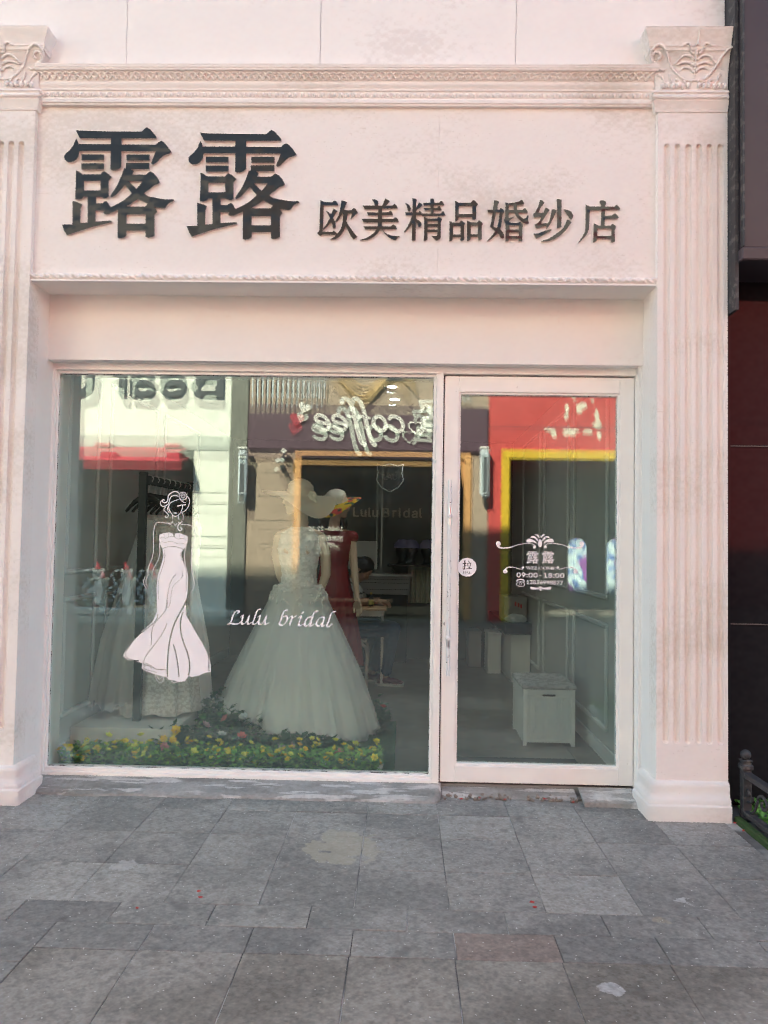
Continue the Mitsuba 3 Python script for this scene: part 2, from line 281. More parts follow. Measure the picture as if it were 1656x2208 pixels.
def fuse(parts, length=0.012, it=8):
    m = m3.Manifold.batch_boolean(parts, m3.OpType.Add).refine_to_length(length); t = tm(m)
    t = trimesh.Trimesh(t.vertices, t.faces, process=True)
    trimesh.smoothing.filter_taubin(t, iterations=it); return t
def ell(c, r): return m3.Manifold.sphere(1.0, 18).scale(r).translate(c)
def head_parts(c, yaw, pitch=0.0, s=1.0):
    P = [ell((-.005, 0, .035), (.098, .076, .092)), ell((.035, 0, .02), (.062, .062, .085)), ell((.045, 0, -.05), (.05, .05, .05)), *chain(((.072, 0, -.088), .020), ((.03, .03, -.06), .03)), *chain(((.072, 0, -.088), .020), ((.03, -.03, -.06), .03)),
         *chain(((.090, 0, .018), .008), ((.107, 0, -.018), .011)), *chain(((.106, .008, -.022), .008), ((.106, -.008, -.022), .008)), ell((.090, 0, -.047), (.012, .021, .0055)), ell((.087, 0, -.058), (.012, .018, .006)),
         ell((.074, .032, -.015), (.026, .026, .026)), ell((.074, -.032, -.015), (.026, .026, .026)), *chain(((.087, .014, .030), .010), ((.076, .045, .028), .009)), *chain(((.087, -.014, .030), .010), ((.076, -.045, .028), .009)),
         ell((.082, .030, .010), (.010, .014, .008)), ell((.082, -.030, .010), (.010, .014, .008)), ell((.0, .078, -.005), (.018, .010, .03)), ell((.0, -.078, -.005), (.018, .010, .03))]
    return [p.scale((s, s, s)).rotate((0, math.degrees(pitch), math.degrees(yaw))).translate(c) for p in P]
def hand_parts(w, d, nrm, thumb, curl=0.35):
    w, d, nrm = np.array(w, float), np.array(d, float), np.array(nrm, float); d /= np.linalg.norm(d); s = np.cross(d, nrm); s /= np.linalg.norm(s); nrm = np.cross(s, d); s = s * thumb
    sp = lambda p, r: m3.Manifold.sphere(r, 12).translate(tuple(p))
    pal = m3.Manifold.batch_hull([sp(w + s * .018, .014), sp(w - s * .018, .014), sp(w + d * .085 + s * .034, .011), sp(w + d * .08 - s * .034, .010)]); out = [pal]
    for off, L in ((.032, .072), (.011, .082), (-.011, .076), (-.031, .058)):
        p = w + d * .082 + s * off; a = curl * .6; pts_ = [(p, .0098)]; sp_dir = off * 1.2
        for f_, r in ((.45, .009), (.3, .0082), (.25, .0072)):
            dd = d * math.cos(a) + nrm * math.sin(a) + s * sp_dir; p = p + dd * L * f_; pts_.append((p, r)); a += curl
        out += chain(*[(tuple(q), r) for q, r in pts_])
    p = w + s * .02 + d * .02; out += chain((tuple(p), .014), (tuple(p + s * .028 + d * .03 + nrm * .008), .012), (tuple(p + s * .038 + d * .06 + nrm * .014), .0105), (tuple(p + s * .038 + d * .085 + nrm * .018), .0088))
    return out
def loft(rings, closed=True):                    # rings: list of (n,3) arrays
    n = len(rings[0]); V = np.vstack(rings); F = []
    for i in range(len(rings) - 1):
        for j in range(n if closed else n - 1):
            q = [i * n + j, i * n + (j + 1) % n, (i + 1) * n + (j + 1) % n, (i + 1) * n + j]; F += [[q[0], q[2], q[1]], [q[0], q[3], q[2]]]
    return trimesh.Trimesh(V, np.array(F), process=False)
def gown(levels, folds, amp, n=200, seed=1, hem=0.0):
    """levels top to bottom: (z, cx, cy, rx, ry); folds deepen downwards; hem waves the lowest edge."""
    L = np.array(levels, float); zz = np.linspace(L[0, 0], L[-1, 0], 46); I = [np.interp(-zz, -L[:, 0], L[:, k]) for k in range(1, 5)]
    r_ = np.random.RandomState(seed); th = np.arange(n) * 2 * np.pi / n
    ph = r_.rand(4) * 6.28; base = np.sin(folds * th + ph[0] + .9 * np.sin(3 * th + ph[1])) * .6 + .4 * np.sin((folds * 1.7 // 1) * th + ph[2]) + .25 * np.sin(5 * th + ph[3]); rings = []
    for k, z in enumerate(zz):
        t = k / (len(zz) - 1); f = 1 + amp * base * t ** 1.3; zc = z + hem * np.sin(folds * .6 // 1 * th + ph[3]) * max(0, t - .9) * 10 + hem * .5 * np.sin(17 * th) * max(0, t - .9) * 10
        rings.append(np.c_[I[0][k] + I[2][k] * f * np.cos(th), I[1][k] + I[3][k] * f * np.sin(th), zc])
    return loft(rings)
CHAR_LU = (['-1982 3935 -1946 3932 -1772 3928 -1706 3928 -1587 3928 -1576 3942 -1560 3955 -1537 3941 -1510 3910 -1500 3898 -1502 3889 -1709 3888 -1708 3850 -1501 3849 -1489 3864 -1468 3873 -1453 3862 -1430 3836 -1409 3806 -1425 3796 -1453 3787 -1472 3770 -1497 3743 -1516 3731 -1527 3737 -1519 3761 -1501 3811 -1707 3811 -1705 3716 -1722 3701 -1739 3695 -1758 3695 -1769 3700 -1770 3812 -1958 3811 -1963 3778 -1978 3756 -2001 3743 -2025 3743 -2043 3756 -2048 3778 -2040 3793 -2017 3813 -1996 3840 -1979 3885 -1970 3869 -1965 3851 -1771 3851 -1772 3888 -1959 3888', '-1944 3789 -1811 3789 -1810 3756 -1943 3755', '-1944 3735 -1809 3736 -1808 3700 -1942 3699', '-1676 3789 -1538 3790 -1537 3755 -1674 3755', '-1974 3692 -1956 3685 -1934 3669 -1825 3669 -1820 3680 -1808 3688 -1790 3680 -1760 3655 -1778 3632 -1775 3542 -1774 3536 -1786 3527 -1803 3527 -1822 3536 -1851 3535 -1850 3495 -1809 3495 -1800 3505 -1787 3509 -1774 3494 -1762 3471 -1724 3490 -1686 3512 -1660 3534 -1637 3557 -1657 3580 -1680 3609 -1705 3578 -1732 3547 -1758 3531 -1765 3538 -1752 3560 -1727 3600 -1703 3657 -1688 3706 -1676 3704 -1677 3738 -1538 3739 -1537 3703 -1650 3703 -1630 3690 -1640 3668 -1556 3668 -1545 3679 -1530 3689 -1508 3675 -1486 3649 -1473 3623 -1483 3614 -1506 3607 -1532 3583 -1566 3557 -1539 3539 -1500 3531 -1456 3523 -1417 3520 -1394 3523 -1385 3516 -1395 3510 -1417 3499 -1425 3488 -1438 3469 -1455 3468 -1485 3472 -1505 3478 -1494 3465 -1484 3450 -1499 3428 -1496 3306 -1511 3295 -1530 3292 -1547 3297 -1550 3334 -1662 3333 -1663 3303 -1679 3291 -1701 3287 -1714 3292 -1716 3412 -1716 3458 -1749 3443 -1770 3432 -1789 3430 -1804 3437 -1794 3453 -1851 3452 -1849 3385 -1756 3392 -1749 3385 -1816 3367 -1885 3349 -1962 3323 -2016 3303 -2032 3327 -2047 3366 -1985 3368 -1989 3508 -1963 3502 -1932 3489 -1940 3463 -1940 3377 -1895 3379 -1900 3535 -1926 3535 -1931 3524 -1951 3517 -1973 3519 -1974 3541 -1972 3607'], ['-1926 3631 -1826 3631 -1824 3573 -1924 3572', '-1658 3630 -1573 3630 -1610 3582', '-1600 3524 -1540 3496 -1555 3477 -1672 3477 -1635 3499', '-1665 3430 -1552 3431 -1550 3374 -1665 3374'])
CHAR_A = (['-521 3524 -498 3512 -448 3511 -444 3518 -434 3523 -424 3512 -415 3494 -501 3494 -501 3423 -504 3336 -447 3334 -439 3343 -429 3335 -415 3322 -430 3318 -506 3320 -515 3309 -536 3326 -524 3341 -522 3456', '-487 3461 -474 3453 -457 3438 -443 3473 -419 3459 -431 3442 -446 3418 -433 3397 -427 3370 -431 3357 -439 3354 -446 3361 -449 3383 -455 3395 -475 3370 -498 3348 -503 3352 -485 3376 -463 3418 -475 3441', '-397 3522 -379 3519 -364 3511 -372 3494 -382 3465 -336 3464 -331 3474 -323 3479 -311 3469 -299 3449 -312 3441 -340 3411 -335 3446 -358 3445 -361 3430 -366 3397 -350 3370 -330 3344 -300 3306 -323 3292 -340 3314 -353 3340 -369 3370 -383 3337 -402 3310 -428 3293 -459 3289 -435 3306 -415 3327 -396 3357 -387 3397 -385 3445 -391 3447 -401 3425 -414 3403 -427 3393 -432 3397 -414 3430 -405 3463'], [])
CHAR_B = (['-218 3529 -202 3530 -189 3525 -180 3515 -183 3493 -157 3492 -141 3535 -126 3529 -113 3519 -126 3505 -140 3492 -98 3494 -91 3500 -84 3506 -73 3492 -65 3478 -158 3476 -158 3453 -122 3454 -107 3463 -97 3449 -93 3437 -158 3437 -157 3413 -90 3414 -84 3421 -75 3425 -64 3411 -58 3398 -157 3397 -157 3370 -106 3369 -99 3377 -89 3382 -74 3369 -69 3356 -153 3354 -145 3338 -123 3322 -93 3314 -49 3311 -64 3304 -73 3289 -93 3292 -119 3309 -144 3332 -155 3353 -166 3352 -182 3328 -208 3305 -241 3290 -280 3287 -283 3289 -251 3298 -221 3315 -199 3335 -187 3354 -255 3353 -265 3369 -181 3370 -181 3395 -264 3394 -276 3414 -181 3413 -181 3436 -238 3435 -247 3453 -180 3452 -180 3474 -260 3472 -271 3493 -201 3493 -207 3515'], [])
CHAR_C = (['18 3538 33 3536 45 3530 41 3510 41 3426 42 3290 29 3286 19 3288 20 3393 21 3516', '-22 3454 56 3454 63 3465 72 3455 79 3441 72 3439 -19 3438', '-23 3511 -8 3504 6 3491 11 3473 3 3459 -5 3463 -10 3479 -14 3496', '58 3515 78 3500 67 3485 49 3473 41 3460 40 3480 52 3500', '22 3439 13 3419 4 3393 -9 3366 -28 3338 -21 3336 -2 3356 14 3379 20 3393 26 3433', '40 3440 43 3413 56 3408 71 3396 75 3383 68 3368 57 3368 55 3376 48 3393 40 3405', '125 3539 140 3535 148 3530 145 3512 144 3447 126 3447 124 3512', '82 3511 176 3511 182 3520 191 3523 201 3511 206 3499 87 3496', '86 3481 163 3480 170 3490 178 3492 188 3477 191 3468 94 3467', '74 3448 187 3448 193 3459 200 3462 210 3447 215 3437 80 3433', '89 3428 110 3417 166 3418 171 3427 177 3429 194 3414 187 3399 188 3308 184 3298 172 3291 161 3289 146 3304 134 3315 166 3314 168 3339 110 3339 110 3294 100 3288 89 3286 91 3327'], ['110 3403 168 3404 168 3387 111 3387', '111 3371 168 3371 168 3353 111 3353'])
CHAR_D = (['269 3524 291 3512 359 3512 366 3523 377 3530 390 3518 403 3505 392 3488 393 3417 382 3413 371 3415 370 3428 292 3428 290 3413 280 3406 271 3404', '238 3405 258 3394 297 3395 300 3403 306 3408 318 3398 330 3390 323 3377 324 3295 315 3288 303 3288 303 3310 259 3310 258 3295 249 3286 238 3285', '340 3408 361 3397 401 3397 405 3405 410 3410 423 3399 433 3391 426 3376 427 3299 417 3292 407 3291 406 3312 363 3312 362 3297 352 3288 342 3288'], ['291 3495 369 3496 370 3446 291 3445', '259 3376 302 3376 303 3324 260 3324', '362 3378 404 3379 404 3326 363 3326'])
CHAR_E = (['497 3530 511 3527 526 3521 518 3502 516 3472 528 3472 533 3481 540 3483 549 3473 558 3461 547 3448 542 3396 535 3355 547 3343 557 3323 556 3308 546 3303 536 3308 530 3323 521 3335 502 3316 479 3298 458 3286 461 3291 486 3318 506 3346 490 3359 475 3373 481 3402 489 3456 463 3456 458 3472 490 3472 493 3502', '562 3518 580 3510 611 3515 637 3521 658 3532 668 3520 671 3507 630 3501 631 3472 662 3471 670 3480 679 3482 688 3470 694 3458 637 3456 644 3440 657 3427 672 3419 682 3425 694 3444 697 3435 695 3414 699 3397 697 3391 680 3392 657 3404 638 3422 624 3440 615 3457 582 3456 582 3423 616 3432 581 3403 596 3395 633 3394 641 3400 649 3402 657 3394 667 3384 662 3369 663 3291 655 3288 642 3286 641 3302 585 3302 584 3289 574 3285 565 3285 565 3390 555 3413 563 3430'], ['509 3457 530 3457 527 3423 516 3364 503 3366 494 3376 502 3419', '582 3500 611 3500 611 3471 582 3471', '585 3381 642 3381 642 3356 588 3356', '586 3340 642 3341 643 3317 586 3317'])
CHAR_F = (['764 3533 777 3529 789 3517 779 3501 769 3489 761 3471 756 3457 782 3456 789 3471 797 3489 810 3481 820 3474 807 3454 791 3429 779 3411 771 3393 810 3395 817 3405 823 3421 833 3478 847 3476 862 3470 852 3448 839 3421 828 3395 817 3378 803 3361 801 3365 806 3383 775 3373 744 3363 734 3386 755 3398 765 3414 771 3434 752 3434 732 3427 724 3449 735 3456 745 3477 757 3504', '728 3331 756 3335 788 3348 833 3361 832 3354 801 3335 775 3320 744 3305', '861 3538 878 3537 889 3534 888 3374 877 3369 864 3364 864 3465', '901 3478 927 3473 943 3464 956 3447 957 3432 950 3420 942 3417 934 3429 917 3455', '921 3417 937 3410 947 3402 937 3386 918 3359 886 3326 850 3302 814 3290 774 3286 774 3289 814 3302 856 3329 892 3359 910 3385'], [])
CHAR_G = (['1029 3506 1054 3495 1117 3495 1120 3503 1109 3524 1115 3531 1131 3532 1144 3526 1148 3515 1141 3501 1140 3495 1196 3495 1203 3503 1210 3507 1221 3493 1230 3480 1140 3477 1141 3466 1140 3440 1180 3442 1188 3450 1198 3455 1210 3445 1221 3430 1213 3425 1140 3424 1139 3382 1173 3382 1185 3394 1197 3384 1207 3374 1197 3359 1199 3291 1191 3286 1180 3285 1178 3306 1095 3307 1094 3292 1084 3286 1074 3284 1075 3334 1077 3396 1098 3383 1118 3382 1120 3475 1054 3474 1051 3426 1048 3360 1035 3327 1013 3303 987 3280 990 3288 1009 3313 1027 3350 1029 3399 1029 3466'], ['1097 3366 1179 3366 1179 3322 1097 3321'])
DRESS_FILL = ['-1532 1548 -1505 1557 -1473 1563 -1449 1555 -1445 1537 -1436 1536 -1431 1558 -1404 1559 -1356 1539 -1355 1518 -1361 1488 -1367 1471 -1384 1456 -1395 1429 -1382 1388 -1357 1341 -1347 1288 -1347 1200 -1357 1118 -1356 1071 -1324 1007 -1281 938 -1226 851 -1198 782 -1188 703 -1228 694 -1269 676 -1304 668 -1327 674 -1348 642 -1386 635 -1410 644 -1451 649 -1469 666 -1481 669 -1529 679 -1600 701 -1620 715 -1618 747 -1661 761 -1709 766 -1739 789 -1728 818 -1688 878 -1619 949 -1561 1003 -1533 1068 -1537 1144 -1541 1226 -1534 1297 -1512 1374 -1503 1421 -1511 1462 -1527 1492 -1534 1521']
DRESS_CUT = [(8.8, '-1343 1171 -1374 1094 -1414 1017 -1441 935 -1458 818 -1457 666'), (8.2, '-1373 1065 -1386 994 -1375 913 -1344 832 -1324 762 -1327 680'), (4.7, '-1476 1139 -1492 1063 -1549 991 -1565 933 -1563 862'), (4.7, '-1472 993 -1511 910 -1563 839 -1602 780 -1610 739'), (7.0, '-1427 865 -1401 772 -1387 667'), (5.9, '-1530 1050 -1561 991 -1648 919 -1705 848 -1726 795 -1697 769 -1643 762'), (7.0, '-1352 1057 -1312 990 -1251 892 -1208 805 -1201 729 -1200 709'), (2.9, '-1380 1329 -1402 1264 -1437 1228 -1452 1140 -1469 1093'), (3.5, '-1424 1299 -1455 1251 -1471 1169 -1481 1092'), (5.3, '-1610 733 -1578 740 -1530 711 -1482 709 -1458 698'), (2.9, '-1528 1526 -1510 1532 -1492 1526 -1475 1535 -1445 1539 -1427 1527 -1409 1523 -1391 1526 -1355 1511'), (2.9, '-1527 1495 -1510 1503 -1492 1498 -1480 1505 -1444 1505 -1420 1496 -1397 1498 -1363 1481'), (3.5, '-1511 1462 -1479 1472 -1443 1475 -1408 1470 -1376 1454'), (2.9, '-1500 1451 -1495 1415 -1502 1368 -1524 1291 -1530 1221 -1526 1144'), (2.9, '-1395 1438 -1386 1394 -1364 1344 -1354 1288 -1354 1200'), (2.3, '-1505 1554 -1500 1533'), (2.3, '-1475 1560 -1478 1537'), (2.3, '-1404 1556 -1408 1529'), (2.3, '-1374 1544 -1380 1521'), (5.3, '-1529 691 -1583 704 -1610 718 -1601 730 -1559 714')]
DRESS_LINES = [(4.7, '-1417 1810 -1441 1821 -1464 1812 -1482 1794 -1487 1764 -1504 1749 -1520 1758 -1516 1768 -1508 1764'), (4.1, '-1422 1789 -1452 1795 -1472 1776 -1480 1747 -1507 1727 -1528 1733 -1532 1751 -1520 1761'), (3.5, '-1419 1771 -1451 1759 -1474 1741 -1477 1711 -1455 1676 -1437 1664 -1413 1677 -1396 1706 -1391 1730'), (3.5, '-1368 1790 -1350 1772 -1354 1731 -1372 1704 -1390 1692'), (3.5, '-1480 1729 -1485 1705 -1476 1688'), (3.5, '-1498 1723 -1506 1699 -1485 1681 -1481 1664 -1493 1656 -1499 1666'), (5.3, '-1373 1739 -1397 1736 -1423 1729'), (3.5, '-1413 1780 -1397 1760 -1373 1751'), (2.9, '-1415 1795 -1408 1812 -1390 1817 -1372 1808 -1367 1790 -1377 1772 -1398 1769 -1411 1780 -1415 1795'), (2.9, '-1404 1795 -1393 1807 -1379 1797 -1383 1784 -1397 1782 -1398 1792 -1389 1795'), (2.9, '-1455 1673 -1454 1646'), (2.9, '-1416 1671 -1413 1644'), (2.9, '-1399 1689 -1386 1671 -1388 1644'), (4.7, '-1391 1633 -1414 1612 -1418 1591 -1405 1576 -1392 1585 -1400 1593'), (2.9, '-1451 1635 -1459 1623 -1501 1623 -1549 1624 -1566 1597 -1570 1520 -1570 1426 -1592 1355 -1599 1308'), (2.3, '-1483 1621 -1459 1610'), (2.3, '-1441 1620 -1435 1607 -1427 1622'), (2.9, '-1533 1497 -1531 1409 -1548 1367 -1570 1320'), (2.9, '-1415 1629 -1388 1615 -1340 1610 -1316 1589 -1309 1548 -1319 1495 -1329 1418 -1320 1312 -1306 1242 -1329 1189'), (2.9, '-1361 1494 -1371 1417 -1363 1365'), (2.3, '-1617 1284 -1622 1237 -1596 1202'), (2.3, '-1593 1302 -1610 1249 -1594 1220'), (5.9, '-1442 1685 -1430 1685'), (2.9, '-1532 679 -1522 641 -1498 630 -1482 666'), (2.9, '-1526 676 -1510 650 -1487 671'), (3.5, '-1433 646 -1422 656 -1398 653 -1395 638 -1415 631 -1432 640')]
SCRIPT = [(3.8, '-1029 1069 -1020 1074 -1025 1082 -1037 1081 -1048 1071 -1062 1038 -1073 1010 -1087 1000 -1068 1003 -1049 999 -1025 1002 -1012 1013'), (3.8, '-1006 1047 -996 1054 -1000 1030 -1004 1009 -997 1000 -983 1005 -967 1026 -956 1054 -964 1019 -962 1000 -945 1010'), (3.8, '-886 1093 -900 1093 -912 1074 -927 1027 -934 1006 -926 1001 -905 1015'), (3.8, '-899 1048 -888 1054 -893 1031 -897 1009 -890 1000 -876 1005 -860 1027 -848 1055 -856 1020 -854 1001 -838 1011'), (3.8, '-721 1089 -735 1089 -746 1072 -757 1034 -766 1006 -752 997 -729 1012 -718 1040 -725 1056 -739 1053 -751 1039'), (3.8, '-704 1047 -690 1054 -694 1026 -703 999 -694 1026 -678 1048 -661 1055'), (3.8, '-649 1046 -633 1055 -640 1027 -646 1004 -639 997 -618 1009'), (7.5, '-624 1079 -622 1078'), (3.8, '-570 1050 -588 1049 -604 1028 -609 1004 -599 995 -583 1007 -565 1043 -551 1080 -542 1087 -530 1086'), (3.8, '-562 1047 -573 1010 -573 995 -554 1008'), (3.8, '-490 1049 -506 1052 -527 1034 -536 1006 -522 997 -503 1011 -487 1048 -498 1011 -499 995 -483 1004'), (3.8, '-420 1087 -436 1085 -448 1068 -463 1021 -470 998 -460 994 -442 1010')]
DOOR_FILL = ['807 1587 828 1587 840 1570 837 1564 824 1576', '782 1567 790 1577 807 1577 828 1560 830 1545 824 1547 807 1564', '757 1544 766 1559 782 1561 807 1549 824 1533 820 1531 799 1539 762 1536', '878 1588 857 1587 845 1571 849 1564 862 1577', '903 1569 895 1578 878 1578 858 1560 856 1546 862 1548 878 1565', '929 1547 920 1561 903 1563 878 1550 862 1533 866 1531 887 1540 924 1539', '842 1558 847 1556 850 1552 854 1544 855 1536 856 1527 854 1518 851 1512 846 1509 840 1509 835 1512 831 1518 829 1526 830 1535 831 1544 835 1551 838 1556', '585 1542 589 1541 594 1538 597 1534 599 1528 600 1523 598 1518 594 1514 588 1512 582 1512 576 1514 572 1518 570 1523 570 1528 572 1533 576 1538 580 1541', '1100 1550 1104 1549 1109 1546 1112 1542 1114 1537 1115 1531 1113 1526 1108 1522 1103 1521 1096 1521 1091 1522 1087 1526 1085 1531 1085 1536 1087 1542 1091 1546 1095 1549', '809 1519 812 1518 815 1517 817 1514 818 1511 818 1507 817 1504 815 1502 811 1500 807 1500 803 1501 801 1504 799 1507 799 1510 801 1514 803 1517 806 1518', '876 1520 879 1520 882 1518 884 1515 885 1512 885 1508 884 1505 882 1503 878 1501 874 1501 870 1502 868 1505 866 1508 866 1511 868 1515 870 1518 873 1519', '630 1369 634 1368 638 1365 641 1362 643 1357 643 1352 642 1347 638 1344 633 1342 627 1342 622 1344 618 1347 616 1351 617 1356 618 1361 621 1365 626 1368', '1063 1376 1067 1375 1071 1373 1074 1369 1076 1364 1076 1359 1075 1355 1071 1351 1066 1349 1060 1349 1055 1351 1051 1354 1049 1359 1050 1364 1051 1369 1054 1372 1059 1375', '738 1389 741 1388 743 1387 745 1384 746 1382 746 1379 745 1376 743 1374 740 1373 737 1373 734 1374 731 1376 731 1379 731 1381 732 1384 734 1387 736 1388', '953 1392 956 1392 958 1390 960 1388 961 1385 961 1382 960 1380 958 1378 955 1377 952 1376 949 1378 946 1380 945 1382 945 1385 947 1388 949 1390 951 1392', '782 1256 789 1264 810 1259 835 1257 847 1270 838 1249 810 1245 789 1246', '916 1259 909 1266 888 1260 863 1257 851 1270 860 1250 888 1246 909 1248', '849 1266 851 1266 853 1263 855 1258 856 1253 856 1247 855 1242 853 1239 851 1237 848 1237 845 1239 843 1242 842 1247 842 1253 843 1258 845 1263 847 1265']
DOOR_LINES = [(3.8, '667 1505 716 1523 766 1530 799 1526 814 1515'), (7.5, '584 1509 613 1500 642 1501 671 1507'), (10.9, '576 1523 588 1506 609 1500'), (3.8, '1019 1511 970 1527 920 1532 887 1528 873 1516'), (7.5, '1102 1518 1073 1508 1044 1508 1015 1512'), (10.9, '1109 1531 1098 1514 1077 1508'), (3.8, '664 1382 701 1376 726 1370 743 1376'), (6.7, '629 1366 643 1378 668 1381'), (3.8, '1028 1388 991 1381 967 1374 950 1379'), (6.7, '1064 1373 1049 1384 1024 1387'), (6.7, '702 1294 704 1301 725 1307 745 1302 747 1295'), (3.3, '702 1271 708 1288 741 1289 748 1272 702 1271'), (2.5, '717 1278 725 1287 733 1278 725 1272 717 1278')]
D_LU1 = [760, 1483, 840, 1404]
D_LU2 = [854, 1484, 935, 1406]
D_WEL = [755, 1388, 941, 1370]
D_TIME = [706, 1348, 988, 1322]
D_PHONE = [762, 1302, 977, 1281]
RELIEF = [(12.3, '1425 4335 1436 4346 1434 4360 1419 4370 1401 4367 1391 4347 1396 4324 1416 4313 1411 4310 1387 4330 1380 4359 1397 4391 1425 4403 1451 4391 1473 4364 1496 4315 1525 4276 1572 4237 1615 4225'), (12.3, '1667 4225 1710 4240 1743 4277 1771 4318 1800 4362 1828 4387 1850 4395'), (6.6, '1642 4360 1642 4237'), (16.0, '1642 4360 1642 4389'), (14.1, '1646 4404 1646 4448'), (8.5, '1647 4446 1648 4482'), (10.4, '1632 4335 1601 4354 1568 4352 1542 4330 1520 4313'), (10.4, '1633 4306 1596 4321 1563 4318 1534 4307'), (10.4, '1634 4269 1613 4292 1582 4295 1559 4279'), (10.4, '1629 4365 1606 4387 1596 4414 1577 4411 1559 4398'), (10.4, '1653 4335 1683 4354 1716 4353 1743 4331 1764 4313'), (10.4, '1651 4306 1688 4321 1721 4318 1750 4307'), (10.4, '1650 4269 1671 4292 1702 4295 1725 4279'), (10.4, '1655 4365 1678 4387 1688 4414 1707 4411 1725 4398'), (8.5, '1435 4291 1459 4281 1478 4293'), (9.4, '1430 4261 1459 4237 1473 4210'), (9.4, '1497 4262 1506 4232 1520 4208'), (8.5, '1535 4232 1558 4213 1559 4188'), (8.5, '1577 4223 1596 4210 1603 4196'), (11.3, '1620 4218 1642 4227 1665 4218'), (9.4, '1787 4262 1778 4233 1764 4208'), (8.5, '1750 4233 1726 4213 1725 4189'), (8.5, '1707 4223 1688 4211 1681 4196')]

# ------------------------------------------------------------------ ground and pavement
add('street', box(-60, 60, -40, 60, -0.4, -0.010), 'street', kind='structure', label='grey paved street running between the two rows of shops')
add('pavement', box(-2.95, 1.86, 2.2, 5.16, -0.3, -0.0042), 'joint_grout', kind='structure', label='grey granite slab pavement in front of the bridal shop')
SL = {}
def slab(x0, x1, y0, y1, m):
    w, d, h, tx, ty = x1 - x0, y1 - y0, rng.uniform(-.0012, .0012), rng.uniform(-.0012, .0012), rng.uniform(-.0012, .0012)
    g = rng.uniform(.0008, .0024); b = box(x0 + g, x1 - g, y0 + g, y1 - g, -0.05, h, c=0.0018)
    V = b.vertices; V[:, 2] += (V[:, 0] - x0 - w / 2) * tx / w * 2 + (V[:, 1] - y0 - d / 2) * ty / d * 2
    add('pavement__slab', b, m)
ms = lambda: rng.choice(['slab_a', 'slab_a', 'slab_b', 'slab_c'])
for k in range(12):                                                             # square slabs beside the shop
    x = -2.57 + .3975 * k if k < 12 else 0
    for (y0, y1) in ((4.72, 5.12), (4.335, 4.72), (3.91, 4.335), (3.50, 3.91)):
        if x + .3975 > 1.86: continue
        slab(x, x + .3975, y0, y1, ms())
for k in range(13):                                                             # two narrow rows
    x = -2.74 + .3965 * k
    if x < 1.6: slab(x, min(x + .3965, 1.85), 3.305, 3.50, ms())
for k in range(9):
    x = -1.345 + .39 * k
    slab(x, min(x + .39, 1.85), 3.095, 3.305, 'slab_red' if k == 4 else rng.choice(['slab_b', 'slab_b', 'slab_a'])) if x < 1.7 else None
for k in range(9):                                                              # long weathered slabs nearest the viewer
    x = -1.345 + .3885 * k
    for (y0, y1) in ((2.50, 3.095), (1.9, 2.50)):
        if x < 1.7: slab(x, min(x + .3885, 1.85), y0, y1, rng.choice(['slab_warm', 'slab_warm_b']))
for (x0, x1) in ((-2.14, -1.745), (-1.745, -1.345), (-2.54, -2.14)):
    for (y0, y1) in ((2.99, 3.305), (2.55, 2.99), (2.1, 2.55)): slab(x0, x1, y0, y1, ms())
def crumb_edge(xs, y0, amp, seed):
    r_ = np.random.RandomState(seed); return [(x, y0 + amp * (r_.rand() - .5) + amp * .5 * math.sin(x * 9 + seed)) for x in xs]
def wedge(edge, yback, zb, zf, name, label):     # cement skim with a broken front edge
    V, F = [], []; n = len(edge)
    for i, (x, y) in enumerate(edge):
        j = 0.002 * math.sin(i * 2.1); V += [(x, yback, zb), (x, y + .03, zf + .008 + j), (x, y + .002, zf - .006 + j), (x, y - .004, -.004)]
    for i in range(n - 1):
        for k in range(3):
            a, b = 4 * i + k, 4 * i + k + 1; F += [[a, b, b + 4], [a, b + 4, a + 4]]
    e = 4 * (n - 1); F += [[0, 2, 1], [0, 3, 2], [e, e + 1, e + 2], [e, e + 2, e + 3]]
    return add('pavement__' + name, trimesh.Trimesh(np.array(V), np.array(F), process=False), 'cement', label=label)
xs = np.linspace(-2.21, .20, 60); ed = crumb_edge(xs, 4.925, .018, 3); ed += [(.23, 4.955), (.245, 5.02), (.235, 5.08)]
wedge(ed, 5.13, .064, .018, 'cement_sill', 'cracked cement skim under the display window')
wedge(crumb_edge(np.linspace(1.075, 1.40, 12), 4.93, .012, 5), 5.125, .058, .028, 'cement_sill', 'broken cement patch at the hinge side of the door')
wedge(crumb_edge(np.linspace(.25, 1.06, 26), 5.045, .02, 9), 5.16, .035, .006, 'cement_sill', 'rough cement strip below the door')
deb = []
for i in range(90):
    x, y = rng.uniform(.22, 1.1), rng.uniform(5.0, 5.11); q = ball(x, y, .004 + rng.random() * .006, .004 + rng.random() * .009, sub=1); q.vertices += nrg.randn(*q.vertices.shape) * .0015; deb.append(q)
add('pavement__rubble', deb, 'debris', kind='stuff')
for i, (x, y) in enumerate([(-2.16, 5.08), (-1.2, 5.06), (-.95, 5.07), (-.4, 5.08), (.16, 5.08), (.2, 4.98), (.47, 5.02), (.62, 5.0), (.86, 5.03), (1.02, 4.98), (.36, 4.99), (1.37, 5.02), (-.84, 3.56), (-.86, 3.62), (-1.07, 3.44), (.57, 3.55), (.565, 3.60), (1.84, 4.67), (1.87, 4.63), (1.85, 4.58)]):
    q = ball(x, y, .012 if y > 4.6 else .002, .009 * rng.uniform(.6, 1.5), .006, .003, sub=1); q.vertices += nrg.randn(*q.vertices.shape) * .0015
    k = thing('paper_scrap', 'tiny red scrap of firecracker paper lying on the pavement or sill', 'litter', 'red paper scraps'); del labels[k]; k = numbered('paper_scrap')
    add(k, q, 'red_scrap'); labels[k] = {'label': 'tiny red scrap of paper lying near the foot of the shop front', 'category': 'litter', 'group': 'red paper scraps'}

